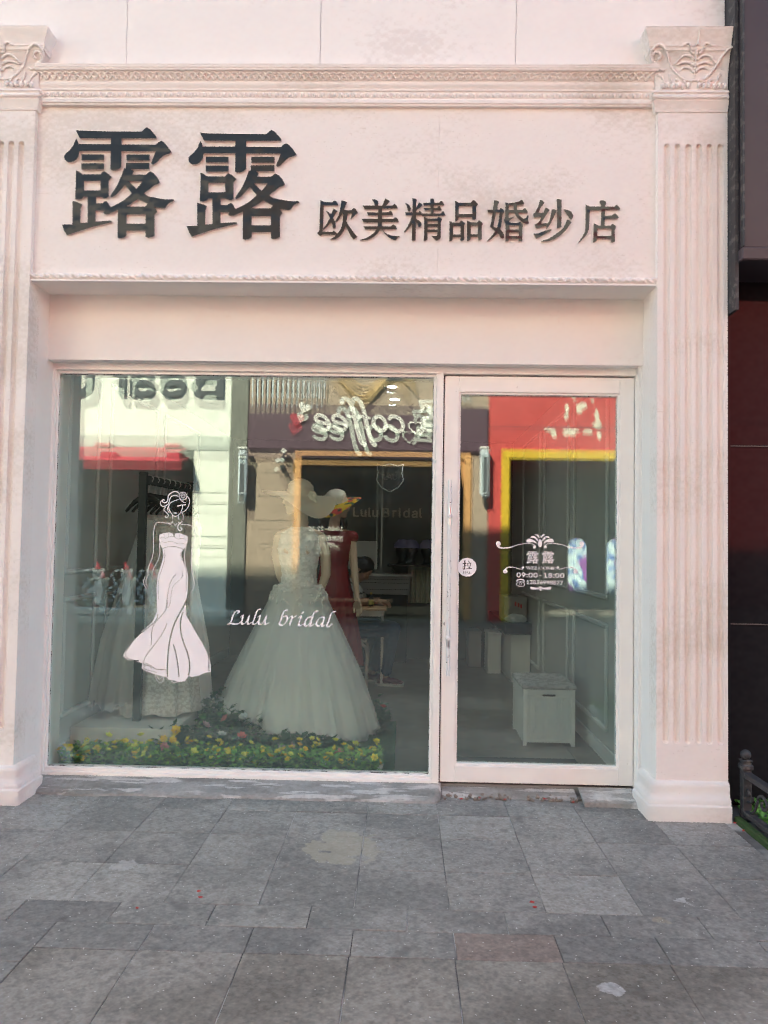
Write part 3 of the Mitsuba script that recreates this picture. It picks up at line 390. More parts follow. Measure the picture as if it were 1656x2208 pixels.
# ------------------------------------------------------------------ the bridal shop's building
B = thing('shop_building', 'pale pink bridal shop front with fluted pilasters, moulded cornice and recessed window', 'building')
PX0, PX1 = -2.22, 1.437
add(B + '__wall', [box(-14, -5.5, 5.6, 13, 3.05, 11.9), box(-5.5, 1.84, 5.6, 13, 3.05, 12.75), box(-14, -2.62, 4.87, 13, -.1, 7.2), box(-14, -5.5, 4.86, 5.6, 7.2, 11.9), box(-5.5, 1.84, 4.862, 5.6, 4.8, 12.75), box(-2.62, -2.27, 5.06, 11.1, -.1, 3.05), box(1.42, 1.84, 5.06, 11.1, -.1, 3.05), box(-2.62, 1.84, 10.9, 13, -.1, 3.05)], 'plaster')  # unseen upper storeys; stepped roof shaped to set the shadow edge across the street
for a, b in ((-6, -1.703), (-1.700, -.543), (-.540, .615), (.618, 1.838)): add(B + '__wall_panel', box(a, b, 4.80, 4.86, 4.30, 7.2), 'plaster')
add(B + '__sign_panel', [box(PX0 - .2, .1702, 4.80, 4.86, 3.06, 4.31), box(.1709, 1.6, 4.80, 4.86, 3.06, 4.31), box(PX0 - .2, 1.6, 4.862, 5.6, 3.03, 4.8)], 'stucco')
co = [(4.812, 4.085), (4.775, 4.085), (4.772, 4.095), (4.766, 4.098), (4.766, 4.118), (4.774, 4.124), (4.778, 4.128), (4.774, 4.168), (4.766, 4.172), (4.766, 4.180), (4.776, 4.184), (4.770, 4.190), (4.762, 4.206), (4.762, 4.214), (4.770, 4.218), (4.765, 4.235), (4.755, 4.255), (4.742, 4.270), (4.728, 4.272), (4.724, 4.278), (4.728, 4.283), (4.722, 4.288), (4.722, 4.296), (4.728, 4.299), (4.724, 4.303), (4.724, 4.310), (4.812, 4.310)]
ck = add(B + '__cornice', prof_x(co, PX0 + .003, PX1 - .003), 'stucco', smooth=35)
lat = []
for i in range(88):
    x = PX0 + .02 + i * .0415
    for s in (1, -1):
        P = [(x + .0207 - s * .0207, 4.741, 4.271), (x + .0207 + s * .004, 4.752, 4.252), (x + .0207 + s * .018, 4.765, 4.232)]
        if x + .05 < PX1: lat.append(tube(spline(P, 3), .0056, 6))
add(ck + '__lattice', lat, 'stucco', smooth=True, kind='stuff')
add(ck + '__egg_moulding', [ball(PX0 + .03 + i * .0388, 4.774, 4.148, .0095, .010, .015, sub=2) for i in range(93)] + [tube([(PX0 + .0494 + i * .0388, 4.774, 4.162), (PX0 + .0494 + i * .0388, 4.772, 4.134)], .0034, 5) for i in range(92)], 'stucco', smooth=True, kind='stuff')
# leafy bead along the foot of the sign panel
bk = add(B + '__lintel', [prof_x([(4.80, 3.026), (4.768, 3.026), (4.768, 3.036), (4.78, 3.04), (4.78, 3.072), (4.80, 3.076)], PX0 - .004, PX1 + .003), box(PX0, PX1, 4.799, 5.06, 3.0265, 3.05)], 'plaster')
n_, ring = 900, 9; X_ = np.linspace(PX0 - .004, PX1 + .004, n_); RR = []
for i, x in enumerate(X_):
    a = np.linspace(-1.75, 1.75, ring); r = .0165 * (1 + .0 * a); p = np.c_[np.full(ring, x), 4.782 - r * np.cos(a), 3.056 + r * np.sin(a) * 1.05]
    d = meshkit.fbm(np.c_[p[:, 0] * 60, p[:, 1] * 60, p[:, 2] * 60], 3, seed=4) - .5 + .5 * np.sin(x * 150 + a * 2.2) * .5; p[:, 1] -= d * .020; p[:, 2] += d * .004; RR.append(p)
add(bk + '__leaf_bead', loft(RR, closed=False), 'stucco', smooth=True, kind='stuff')
add(B + '__fascia', [box(PX0 - .1, PX1 + .1, 5.04, 5.10, 2.62, 3.027), box(PX0 - .1, PX1 + .1, 5.10, 5.6, 2.619, 3.06)], 'plaster')
add(B + '__jamb', [box(-2.62, PX0, 4.86, 5.12, -.05, 3.05), box(-2.62, -2.222, 5.12, 5.40, -.05, 3.05)], 'plaster', label='left return of the recess, catching pinkish light')
add(B + '__jamb', [box(PX1, 1.838, 4.86, 5.12, -.05, 3.05), box(1.4375, 1.838, 5.12, 5.40, -.05, 3.05)], 'plaster', label='right return of the recess, grey in shade')
CAPZ = [(4.166, .016), (4.17, .014), (4.24, .017), (4.30, .027), (4.34, .041), (4.376, .055), (4.38, .063), (4.395, .066), (4.402, .072), (4.408, .066), (4.44, .074), (4.48, .092), (4.50, .096)]
def pilaster(x0, x1, label, side, relief_dx, g=(1, 0)):
    sh = m3.Manifold.hull_points(np.array([(a, b, c) for a in (x0, x1) for b in (4.76, 4.90) for c in (.2, 4.06)]))
    for i in range(6):
        c = (1.4905 + i * .0613) if side > 0 else (-2.296 - i * .0613)
        fl = m3.Manifold.batch_hull([m3.Manifold.sphere(.0185, 20).translate((c, 0, .43)), m3.Manifold.sphere(.0185, 20).translate((c, 0, 3.84))]).scale((1, 1.25, 1)).translate((0, 4.762, 0)); sh = sh - fl
    k = add(B + '__pilaster', sh, 'stucco', smooth=40, label=label)
    gx = g
    add(k + '__base', loft_rect([(-.02, .058), (.078, .062), (.086, .058), (.090, .050), (.100, .050), (.118, .046), (.124, .036), (.15, .026), (.18, .030), (.198, .024), (.206, .014), (.21, .004)], x0, x1, 4.762, 5.02, gx), 'stucco', smooth=50)
    cap = [loft_rect([(4.04, .004), (4.044, .014), (4.058, .016), (4.090, .028), (4.100, .034), (4.104, .022), (4.110, .022), (4.114, .032), (4.124, .036), (4.134, .032), (4.140, .026), (4.150, .036), (4.162, .032), *CAPZ, (4.504, .092), (4.506, .03)], x0, x1, 4.768, 4.98, gx)]
    for w, s in RELIEF:
        P = decode(s)
        if side < 0: P = P * [-1, 1] + [relief_dx, 0]
        P = spline(np.c_[P[:, 0], np.full(len(P), 4.762), P[:, 1]], 7); P[:, 1] -= np.interp(P[:, 2], [q[0] for q in CAPZ], [q[1] for q in CAPZ])
        tt = np.linspace(0, 1, len(P)); q = tube(P, w / 1500 * (1 - .45 * tt ** 2), 8); cap.append(q)
    cap += [ball((x0 + x1) / 2 + s * .03 * k2, 4.742, 4.19 + .006 * (k2 % 2), .011, .012, .018, sub=1) for s in (-1, 1) for k2 in range(1, 7)]
    add(k + '__capital', cap, 'stucco', smooth=50)
    return k
pilaster(1.437, 1.838, 'right pilaster with six flutes and a leafy capital', 1, 0)
pilaster(-2.62, -2.22, 'left pilaster cut by the edge of the view', -1, -.782, (1, 1))

# window and door
W = thing('display_window', 'large shop window in a white painted frame, left of the door', 'window')
add(W + '__frame', [box(-2.222, 1.437, 5.12, 5.22, 2.576, 2.62, .002), box(-2.222, -2.203, 5.12, 5.22, .055, 2.576, .002), box(.188, .232, 5.12, 5.24, .06, 2.576, .003), box(-2.203, .188, 5.12, 5.22, .055, .082, .003),
                    box(-2.204, .189, 5.145, 5.22, 2.556, 2.577, .003), box(-2.204, -2.190, 5.143, 5.22, .08, 2.557, .003), box(.172, .189, 5.143, 5.22, .08, 2.557, .003), box(-2.204, .189, 5.138, 5.22, .081, .106, .004), box(1.417, 1.4365, 5.13, 5.24, .055, 2.576, .002)], 'frame_paint')
def jag(x0, x1, z0, z1, y, n, horizontal, seed):
    r_ = np.random.RandomState(seed); t = np.linspace(0, 1, n); o = .5 + .5 * r_.rand(n)
    if horizontal: P = [(x0 + (x1 - x0) * a, z0) for a in t] + [(x0 + (x1 - x0) * a, z0 + (z1 - z0) * b) for a, b in zip(t[::-1], o)]
    else: P = [(x0, z0 + (z1 - z0) * a) for a in t] + [(x0 + (x1 - x0) * b, z0 + (z1 - z0) * a) for a, b in zip(t[::-1], o)]
    return front(Polygon(P).buffer(0), y, .003)
add(W + '__putty', [jag(-2.19, .172, 2.557, 2.551, 5.162, 90, True, 1), jag(-2.19, -2.186, .106, 2.557, 5.162, 150, False, 2), jag(.172, .168, .106, 2.557, 5.162, 150, False, 3), jag(-2.19, .172, .106, .112, 5.162, 150, True, 4)], 'putty', label='cracked putty along the edge of the pane')
def pane(x0, x1, z0, z1, y, tilt=0, bulge=0, xc=0, slew=0):
    nx, nz = (24, 4) if bulge else (2, 2); X, Z = np.meshgrid(np.linspace(x0, x1, nx), np.linspace(z0, z1, nz)); Yp = y + tilt * (Z - z0) + bulge / 2 * (X - xc) ** 2 + slew * (X - x0)
    V = np.c_[X.ravel(), Yp.ravel(), Z.ravel()]; F = []
    for i in range(nz - 1):
        for j in range(nx - 1): q = i * nx + j; F += [[q, q + nx + 1, q + 1], [q, q + nx, q + nx + 1]]
    return trimesh.Trimesh(V, np.array(F)[:, ::-1], process=False)
add(W + '__pane', pane(-2.2, .18, .09, 2.565, 5.170), 'glass')
add(W + '__pane', pane(-2.2, .18, .09, 2.565, 5.188, tilt=.0078, bulge=.0044, xc=-1.145), 'glass', smooth=True)
D = thing('glass_door', 'white framed glass door with a long pull handle, right of the window', 'door')
add(D + '__frame', [box(.2405, .330, 5.14, 5.20, .066, 2.565, .003), box(1.324, 1.412, 5.14, 5.20, .066, 2.565, .003), box(.3302, 1.3238, 5.1405, 5.20, 2.466, 2.565, .003), box(.3302, 1.3238, 5.1405, 5.20, .066, .166, .003),
                    box(.328, .342, 5.152, 5.20, .166, 2.466, .004), box(1.312, 1.326, 5.152, 5.20, .166, 2.466, .004), box(.33, 1.325, 5.151, 5.20, 2.452, 2.468, .004), box(.33, 1.325, 5.151, 5.20, .164, .180, .004)], 'frame_paint')
add(D + '__gap', [box(.236, 1.418, 5.19, 5.22, 2.564, 2.577), box(1.411, 1.419, 5.185, 5.22, .05, 2.576), box(.2325, .2405, 5.19, 5.22, .05, 2.57), box(.236, 1.42, 5.19, 5.22, .03, .068)], 'grey_groove', label='dark gap round the door leaf')
add(D + '__putty', [jag(.342, 1.312, 2.452, 2.449, 5.164, 80, True, 5), jag(.342, .3445, .18, 2.452, 5.164, 120, False, 6), jag(1.312, 1.3095, .18, 2.452, 5.164, 120, False, 7)], 'putty')
add(D + '__pane', pane(.335, 1.32, .17, 2.46, 5.170), 'glass')
add(D + '__pane', pane(.335, 1.32, .17, 2.46, 5.186, tilt=.0021, bulge=.0012, xc=1.9, slew=0.0), 'glass', smooth=True)
h = add(D + '__handle', tube([(.2755, 5.07, 1.913), (.2775, 5.07, 1.3), (.279, 5.07, .723)], .0125, 14), 'handle_white', smooth=40, label='long white tube handle')
for z in (1.689, .947):
    add(h + '__bracket', [tube([(.277, 5.14, z), (.277, 5.06, z)], .008, 10), ball(.277, 5.055, z, .0165, .008, .0165)], 'handle_white', smooth=40)
    add(h + '__sleeve', tube([(.2772, 5.07, z + (.05 if z > 1.2 else .008)), (.2776, 5.07, z - .055)], .0132, 14), 'chrome', smooth=40, label='chrome showing where the paint has worn off')
lk = add(D + '__lock', front(Point(0, 0).buffer(.009).union(affinity.translate(Point(0, 0).buffer(.009), 0, .022)).convex_hull, 0, .004), 'frame_paint'); V = meshkit.WRITTEN[scene[lk]['filename']]; scene[lk]['to_world'] = T4().translate([.2545, 5.1395, 1.017])
add(lk + '__keyhole', front(affinity.translate(sbox(-.0035, .003, .0035, .020), .2545, 1.017), 5.1352, .001), 'grey_groove')
# ------------------------------------------------------------------ the sign over the window
S = thing('shop_sign', 'two big glossy black raised characters at the left of the sign panel', 'sign')
S2 = thing('shop_sign', 'row of seven small glossy black characters right of the two big ones', 'sign')
def raised(parent, g, y=4.7995, d=.016):
    k = add(parent + '__character', front(g, y - d, .004), 'letter_black' if d > .013 else 'letter_gloss'); add(k + '__edge', front(g.buffer(-.0004), y, d - .0002), 'letter_edge'); return k
g0 = glyph(CHAR_LU); raised(S, g0); raised(S, affinity.scale(affinity.translate(g0, .7415, -.008), 1, .985))
for c in (CHAR_A, CHAR_B, CHAR_C, CHAR_D, CHAR_E, CHAR_F, CHAR_G): raised(S2, glyph(c), d=.012)
# ------------------------------------------------------------------ film lettering on the glass
YD = 5.1688
k = thing('window_decal', 'white vinyl drawing of a woman in a mermaid gown on the window', 'decal')
fill = Polygon(decode(DRESS_FILL[0])).buffer(0).buffer(.0012).difference(pen(DRESS_CUT))
add(k + '__gown', front(fill, YD, .0008), 'decal_white')
for g in pen([(max(2.8, w * 1.3), s) for w, s in DRESS_LINES]).geoms: add(k + '__outline', front(g, YD - .0009, .0007), 'decal_white')
k = thing('window_decal', 'white script lettering reading Lulu bridal on the window', 'decal')
for i0, i1 in ((0, 1), (1, 2), (2, 3), (3, 4), (4, 5), (5, 6), (6, 8), (8, 10), (10, 12), (12, 13)): add(k + '__letter', front(pen([(w * 1.5, s) for w, s in SCRIPT[i0:i1]], .0052, .65), YD, .0008), 'decal_white')
k = thing('door_decal', 'white ornament, name, opening hours and phone number on the door glass', 'decal')
add(k + '__ornament', front(unary_union([Polygon(decode(s)).buffer(0) for s in DOOR_FILL] + [pen(DOOR_LINES)]), YD, .0008), 'decal_white')
gx0, gz0, gx1, gz1 = g0.bounds
for b in (D_LU1, D_LU2):
    s = affinity.affine_transform(g0, [(b[2] - b[0]) / 1000 / (gx1 - gx0), 0, 0, (b[1] - b[3]) / 1000 / (gz1 - gz0), b[0] / 1000 - gx0 * (b[2] - b[0]) / 1000 / (gx1 - gx0), b[3] / 1000 - gz0 * (b[1] - b[3]) / 1000 / (gz1 - gz0)])
    add(k + '__character', front(s, YD, .0008), 'decal_white')
def serif(word, bm):                             # thick-and-thin capitals with slab serifs
    L = {'W': ([((0, 1), (.28, 0), .16), ((.28, 0), (.5, .9), .07), ((.42, 1), (.68, 0), .16), ((.68, 0), (.95, 1), .07)], [(0, 1), (.42, 1), (.95, 1)], 1.0), 'E': ([((.15, 0), (.15, 1), .17), ((.15, .97), (.62, .97), .08), ((.15, .03), (.66, .03), .08), ((.15, .52), (.48, .52), .08), ((.62, .97), (.62, .78), .07), ((.66, .03), (.66, .25), .07), ((.48, .62), (.48, .42), .06)], [(.15, 0), (.15, 1)], .72),
         'L': ([((.15, 0), (.15, 1), .17), ((.15, .03), (.62, .03), .08), ((.62, .03), (.62, .3), .08)], [(.15, 0), (.15, 1)], .68), 'M': ([((.1, 0), (.1, 1), .07), ((.1, 1), (.5, .05), .17), ((.5, .05), (.9, 1), .07), ((.9, 0), (.9, 1), .17)], [(.1, 0), (.1, 1), (.9, 0), (.9, 1)], 1.02),
         'P': ([((.15, 0), (.15, 1), .17), ((.15, .97), (.45, .97), .08), ((.15, .47), (.45, .47), .08), ((.52, .93), (.52, .51), .14)], [(.15, 0), (.15, 1)], .66), 'U': ([((.13, .3), (.13, 1), .16), ((.13, .3), (.35, .05), .13), ((.35, .05), (.6, .3), .08), ((.6, .3), (.6, 1), .07)], [(.13, 1), (.6, 1)], .76)}
    x, G = 0, []
    for ch in word:
        if ch in 'OC':
            o = affinity.scale(Point(.42, .5).buffer(.5), .84, 1.04).difference(affinity.scale(Point(.42, .5).buffer(.5), .5, .9))
            if ch == 'C': o = o.difference(sbox(.55, .28, 1, .72))
            G.append(affinity.translate(o, x, 0)); x += .86; continue
        st, se, w = L[ch]
        for a, b, t in st: G.append(affinity.translate(LineString([a, b]).buffer(t / 2, cap_style=2), x, 0))
        for a, b in se: G.append(affinity.translate(sbox(a - .17, b - .035, a + .17, b + .035), x, 0))
        x += w
    u = unary_union(G); a0, b0, a1, b1 = u.bounds; X0, Z1, X1, Z0 = [q / 1000 for q in bm]; sx, sz = (X1 - X0) / (a1 - a0), (Z1 - Z0) / (b1 - b0)
    return affinity.affine_transform(u, [sx, 0, 0, sz, X0 - a0 * sx, Z0 - b0 * sz])
add(k + '__word', front(serif('WELCOME', D_WEL), YD, .0008), 'decal_white'); add(k + '__opening_hours', text_fit('09:00-18:00', [D_TIME[0] - 6, D_TIME[1] + 2, D_TIME[2] + 6, D_TIME[3] - 2], YD, .0008, True), 'decal_white'); add(k + '__phone_number', text_fit('13836998877', [D_PHONE[0], D_PHONE[1] + 1, D_PHONE[2] + 8, D_PHONE[3] - 3], YD, .0008, True), 'decal_white')
k = thing('pull_sticker', 'round white sticker marked PULL beside the door handle', 'sticker')
add(k + '__disc', front(Point(.392, 1.377).buffer(.058, 24), 5.1485, .001), 'decal_white')
st = lambda L: unary_union([LineString([(.392 + a * .001, 1.377 + b * .001) for a, b in P]).buffer(w * .0005) for w, P in L])
LA = [(5, [(-26, 22), (-6, 25)]), (7, [(-15, 38), (-15, -8), (-20, -12), (-25, -8)]), (4, [(-26, 2), (-6, 10)]), (5, [(9, 38), (13, 31)]), (4, [(-2, 24), (26, 27)]), (5, [(3, 17), (7, 0)]), (5, [(22, 20), (14, -4)]), (4, [(-6, -10), (30, -7)])]
add(k + '__character', front(st(LA), 5.1474, .0006), 'decal_ink'); add(k + '__word', front(serif('PULL', [366, 1352, 417, 1338]), 5.1474, .0006), 'decal_ink')

# ------------------------------------------------------------------ the dark building next door
N = thing('dark_building', 'dark glossy panelled shop front at the right edge', 'building')
add(N + '__wall', [box(1.845, 12, 5.07, 13, -.1, 13), box(1.845, 1.868, 4.80, 5.07, -.1, 3.16)], 'cladding')
add(N + '__sign_box', [box(1.868, 7, 4.62, 5.07, 3.20, 9, .004), box(1.858, 7, 4.60, 5.07, 3.125, 3.197, .006)], 'cladding_satin', label='purplish sign box overhanging the black panels')
add(N + '__trim', [box(1.842, 1.862, 4.66, 4.80, 2.86, 9), box(1.8625, 1.874, 4.60, 4.64, 3.2, 9, .003)], 'iron', label='thin metal corner trim beside the sign box')
for x0 in (1.852, 3.05, 4.25):
    for a, b in ((.02, 1.068), (1.074, 2.128), (2.136, 3.2)): add(N + '__panel', box(x0, x0 + 1.194, 5.0, 5.068, a, b, .003), 'cladding')
for z in (1.071, 2.132): add(N + '__seam', box(1.85, 5.4, 4.996, 5.02, z - .0035, z + .0035), 'cladding_seam')
# iron fence and its planted strip
F_ = thing('iron_fence', 'low black wrought iron fence running out from the right pilaster', 'fence')
add(F_ + '__post', [box(1.905, 1.955, 4.72, 4.77, 0, .33, .004), box(1.897, 1.963, 4.712, 4.778, .285, .315, .006), box(1.90, 1.96, 4.715, 4.775, .33, .34, .003), ball(1.93, 4.745, .366, .029)], 'iron', smooth=30)
ry = np.linspace(4.73, 2.0, 40)
add(F_ + '__rail', [box(1.905, 1.952, 2.0, 4.725, .245, .275, .004)], 'iron', label='flat top rail'); add(F_ + '__rail', [box(1.905, 1.95, 2.0, 4.725, .035, .062, .004)], 'iron', label='flat bottom rail')
for y in np.arange(4.52, 2.1, -.42):
    sc = [(1.93, y + .15 * a + .07 * math.cos(t) * (1 - t / 9), z0 + .05 * math.sin(t) * s * (1 - t / 9)) for a, z0, s in ((0, .155, 1),) for t in np.linspace(0, 7, 30)]
    s2 = [(1.93, 2 * y - q[1] + .2, .31 - q[2]) for q in sc]
    add(F_ + '__scroll', [tube(sc, .008, 6), tube(s2, .008, 6), tube(spline([(1.93, y + .07, .155), (1.93, y + .1, .1), (1.93, y + .16, .06)], 6), .008, 6)], 'iron', smooth=50)
    add(F_ + '__bar', tube([(1.93, y - .1, .06), (1.93, y - .1, .25)], .007, 6), 'iron', smooth=50)
add('kerb', [box(1.862, 1.90, 2.0, 4.74, -.02, .028, .006)], 'moss', kind='structure', label='mossy kerb under the iron fence')
lv = []
def leafquad(p, d, w, l, up):
    d = np.array(d, float); d /= np.linalg.norm(d) + 1e-9; s = np.cross(d, up); s /= np.linalg.norm(s) + 1e-9; nn = np.cross(s, d); p = np.array(p)
    return [p, p + d * l * .45 + s * w / 2 + nn * w * .18, p + d * l, p + d * l * .45 - s * w / 2 + nn * w * .18, p + d * l * .5 - nn * w * .05]
def leafmesh(L):
    V = np.array(L).reshape(-1, 3); k = np.arange(len(L))[:, None] * 5
    F = np.concatenate([k + np.array([[0, 1, 4]]), k + np.array([[1, 2, 4]]), k + np.array([[2, 3, 4]]), k + np.array([[3, 0, 4]])]); return trimesh.Trimesh(V, F, process=False)
for i in range(2600):
    x, y = rng.uniform(1.955, 2.35), rng.uniform(2.2, 4.98); a = rng.uniform(0, 6.28)
    lv.append(leafquad((x, y, rng.uniform(.0, .05)), (math.cos(a), math.sin(a), rng.uniform(.2, 1.2)), .026, .04, (0, 0, 1)))
add('ground_cover', leafmesh(lv), 'leaf_bright', kind='stuff', label='bright green ground cover behind the iron fence', smooth=True); labels['ground_cover']['category'] = 'ground cover'

# ------------------------------------------------------------------ inside the shop
add('shop_floor', box(-2.27, 1.42, 5.16, 10.9, -.1, .052), 'grey_groove', kind='structure', label='beige tiled floor inside the shop')
for i in range(6):
    for j in range(8):
        x0, y0 = -2.25 + i * .8 - .55, 5.262 + j * .72
        a, b = max(x0, -2.265), min(x0 + .797, 1.415)
        if b - a > .05: add('shop_floor__tile', box(a, b, y0 - .06 if j == 0 else y0, min(y0 + .717, 10.9), .04, .06, .001), 'tile_beige')
R = B + '__interior_wall'
kl = add(R, box(-2.27, -2.24, 5.22, 10.9, .05, 2.95), 'room_wall', label='panelled wall on the left inside the shop')
kr = add(R, box(1.392, 1.42, 5.22, 10.9, .05, 2.95), 'room_wall', label='panelled wall on the right inside the shop')
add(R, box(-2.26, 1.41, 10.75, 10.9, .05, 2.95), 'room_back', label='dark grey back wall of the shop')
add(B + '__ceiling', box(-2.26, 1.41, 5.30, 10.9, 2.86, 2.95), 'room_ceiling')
def moulding(holder, x, s, y0, y1, z0, z1):
    w = .034
    for a, b, c, d in ((y0, y1, z0, z0 + w), (y0, y1, z1 - w, z1), (y0, y0 + w, z0 + w, z1 - w), (y1 - w, y1, z0 + w, z1 - w)):
        add(holder + '__moulding', box(x, x - s * .022, a, b, c, d, .007), 'room_moulding')
for (y0, y1) in ((5.68, 6.80), (7.02, 8.25), (8.5, 9.7)):
    moulding(kr, 1.393, 1, y0, y1, .27, 1.0); moulding(kr, 1.393, 1, y0, y1, 1.16, 2.7)
for (y0, y1) in ((5.42, 5.98), (6.2, 7.4), (7.6, 8.9)): moulding(kl, -2.241, -1, y0, y1, .34, 1.13); moulding(kl, -2.241, -1, y0, y1, 1.28, 2.7)
add(kr + '__skirting', box(1.393, 1.378, 5.24, 10.7, .06, .17, .005), 'room_moulding'); add(kl + '__skirting', box(-2.241, -2.226, 5.24, 10.7, .06, .17, .005), 'room_moulding')
for (x, y), lb in zip(((-.12, 7.02), (-.105, 7.62)), ('nearer', 'farther')):
    k = thing('downlight', f'small round lit ceiling light, the {lb} of two', 'ceiling light', 'ceiling downlights')
    add(k + '__rim', lathe([(.052, 2.857), (.056, 2.852), (.040, 2.853), (.038, 2.858)], 24, x, y), 'white_lacquer', smooth=30)
    m = trimesh.creation.cylinder(.038, .004, sections=24); m.apply_translation((x, y, 2.8535)); kk = add(k + '__lens', m, 'white_lacquer'); scene[kk]['emitter'] = {'type': 'area', 'radiance': {'type': 'rgb', 'value': [20, 20, 19.5]}}
k = thing('rubber_mat', 'dark rectangular mat on the floor just inside the door', 'mat'); scene[k] = mikit.ply(box(.34, 1.19, 5.30, 5.765, .0604, .068, .003), 'rubber_mat')
# hamper
H = thing('storage_bench', 'white slatted storage bench with a mottled grey cushion, inside the door', 'bench')
x0, x1, y0, y1 = .890, 1.267, 6.142, 6.72
add(H + '__frame', [box(x0, x0 + .028, y0, y0 + .028, .06, .47, .002), box(x1 - .028, x1, y0, y0 + .028, .06, .47, .002), box(x0, x0 + .028, y1 - .028, y1, .06, .47, .002), box(x1 - .028, x1, y1 - .028, y1, .06, .47, .002), box(x0 + .028, x1 - .028, y0 + .001, y0 + .026, .085, .108, .002), box(x0 + .028, x1 - .028, y0 + .001, y0 + .026, .435, .469, .002), box(x0 + .028, x1 - .028, y0 + .001, y0 + .026, .405, .418, .002), box(x0 + .028, x0 + .14, y0 + .001, y0 + .026, .418, .435), box(x1 - .14, x1 - .028, y0 + .001, y0 + .026, .418, .435), box(x0 + .001, x0 + .026, y0 + .028, y1 - .028, .085, .47, .002), box(x1 - .026, x1 - .001, y0 + .028, y1 - .028, .085, .47, .002)], 'white_lacquer')
add(H + '__handle_slot', box(x0 + .135, x1 - .135, y0 + .02, y0 + .027, .416, .438), 'dark_gap')
for i in range(16):
    w = (x1 - x0 - .056) / 16; add(H + '__slat', box(x0 + .028 + i * w + .0006, x0 + .028 + (i + 1) * w - .0006, y0 + .008, y0 + .02, .105, .407, .003), 'white_lacquer')
cu = m3.Manifold.batch_hull([m3.Manifold.sphere(.018, 14).translate((a, b, .487)) for a in (x0 + .004, x1 - .004) for b in (y0 + .006, y1 - .006)]); add(H + '__cushion', cu, 'cushion', smooth=40)
# cabinet, printer, boxes
C = thing('white_cabinet', 'white cabinet with a black top standing along the right wall', 'cabinet')
add(C + '__body', box(1.165, 1.372, 9.0, 10.6, .06, .575, .003), 'white_lacquer'); add(C + '__top', box(1.09, 1.374, 8.93, 10.62, .578, .70, .004), 'black_top')
k = thing('carton', 'pale grey carton with red print on the black cabinet top', 'carton')
add(k + '__box', box(1.12, 1.372, 9.25, 9.75, .701, .96, .004), 'grey_lacquer')
add(k + '__print', [box(1.235 + i * .03, 1.255 + i * .03, 9.2485, 9.2502, .86 - i * .012, .905 - i * .012) for i in range(3)], 'red_print')
k = thing('plastic_bag', 'crumpled clear plastic wrap on the cabinet top in front of the carton', 'bag'); q = trimesh.creation.icosphere(subdivisions=4); q.apply_scale((.115, .10, .055)); V = q.vertices; V *= (1 + .5 * (meshkit.fbm(V * 22, 3) - .5))[:, None]; V[:, 2] = np.maximum(V[:, 2], -.03); q.apply_translation((1.23, 9.08, .731)); scene[k] = mikit.ply(q, 'clear_wrap')
for i, (x, y, hh, m) in enumerate([(.98, 9.6, .50, 'white_lacquer'), (.80, 10.1, .46, 'grey_lacquer')]):
    k = thing('storage_box', ['pale storage box on the floor left of the white cabinet', 'grey storage box on the floor, leftmost beside the cabinet'][i], 'box'); add(k + '__body', box(x, x + .15, y, y + .4, .06, hh, .004), m); add(k + '__lid', box(x - .006, x + .156, y - .006, y + .406, hh + .0005, hh + .03, .005), m)
k = thing('sideboard', 'long low grey sideboard against the back wall', 'sideboard'); add(k + '__body', box(-.56, .08, 10.3, 10.74, .9, 1.125, .004), 'grey_lacquer'); add(k + '__top', box(-.6, .10, 10.27, 10.745, 1.126, 1.15, .003), 'white_lacquer'); add(k + '__plinth', box(-.5, .05, 10.36, 10.74, .06, .9), 'black_top')
for q in (.06, .14, .185): add(k + '__drawer_line', box(-.55, .07, 10.296, 10.301, .9 + q, .906 + q), 'black_top')
k = thing('screen_panel', 'pale upright panel on the back wall behind the seated person', 'panel'); add(k + '__board', box(-.73, -.34, 10.60, 10.66, 1.2, 1.56, .004), 'white_lacquer'); add(k + '__stand', box(-.57, -.5, 10.6, 10.7, .06, 1.2), 'grey_lacquer')
k = thing('curtain', 'pale cream curtain hanging beside the sideboard', 'curtain')
rr = [np.c_[np.linspace(.06, .36, 60), 10.66 + .018 * np.sin(np.linspace(0, 30, 60)), np.full(60, z)] for z in np.linspace(.78, 1.25, 8)]; scene[k] = mikit.ply(loft(rr, closed=False), 'cream_board', smooth=True)
k = thing('curtain_rail', 'thin rail holding the cream curtain', 'rail'); add(k + '__rod', tube([(.02, 10.66, 1.26), (.40, 10.66, 1.26)], .010, 8), 'chrome', smooth=True)
for x in (.03, .39): add(k + '__mount', tube([(x, 10.66, 1.26), (x, 10.75, 1.26)], .008, 6), 'chrome', smooth=True)
for i, x in enumerate((-.02, .09, .30)):
    k = thing('hat_stand', f'dark head form with a lilac hat on the back shelf, {["leftmost", "middle", "rightmost"][i]} of three', 'hat stand', 'lilac hats on the back shelf')
    add(k + '__form', lathe([(0, 1.555), (.05, 1.545), (.082, 1.49), (.085, 1.43), (.06, 1.37), (.04, 1.33), (.06, 1.285), (.09, 1.272), (0, 1.27)][::-1], 20, x, 10.5), 'black_top', smooth=60)
    add(k + '__hat', lathe([(0, 1.592), (.06, 1.58), (.10, 1.53), (.106, 1.478), (.10, 1.478), (.094, 1.53), (.055, 1.573), (0, 1.584)], 24, x, 10.5), 'lilac_felt', smooth=60)
k = thing('wall_shelf', 'dark shelf on the back wall carrying the lilac hats', 'shelf'); add(k + '__board', box(-.2, .50, 10.36, 10.755, 1.245, 1.269, .003), 'black_top'); add(k + '__bracket', box(-.15, -.12, 10.55, 10.755, 1.16, 1.244), 'black_top')
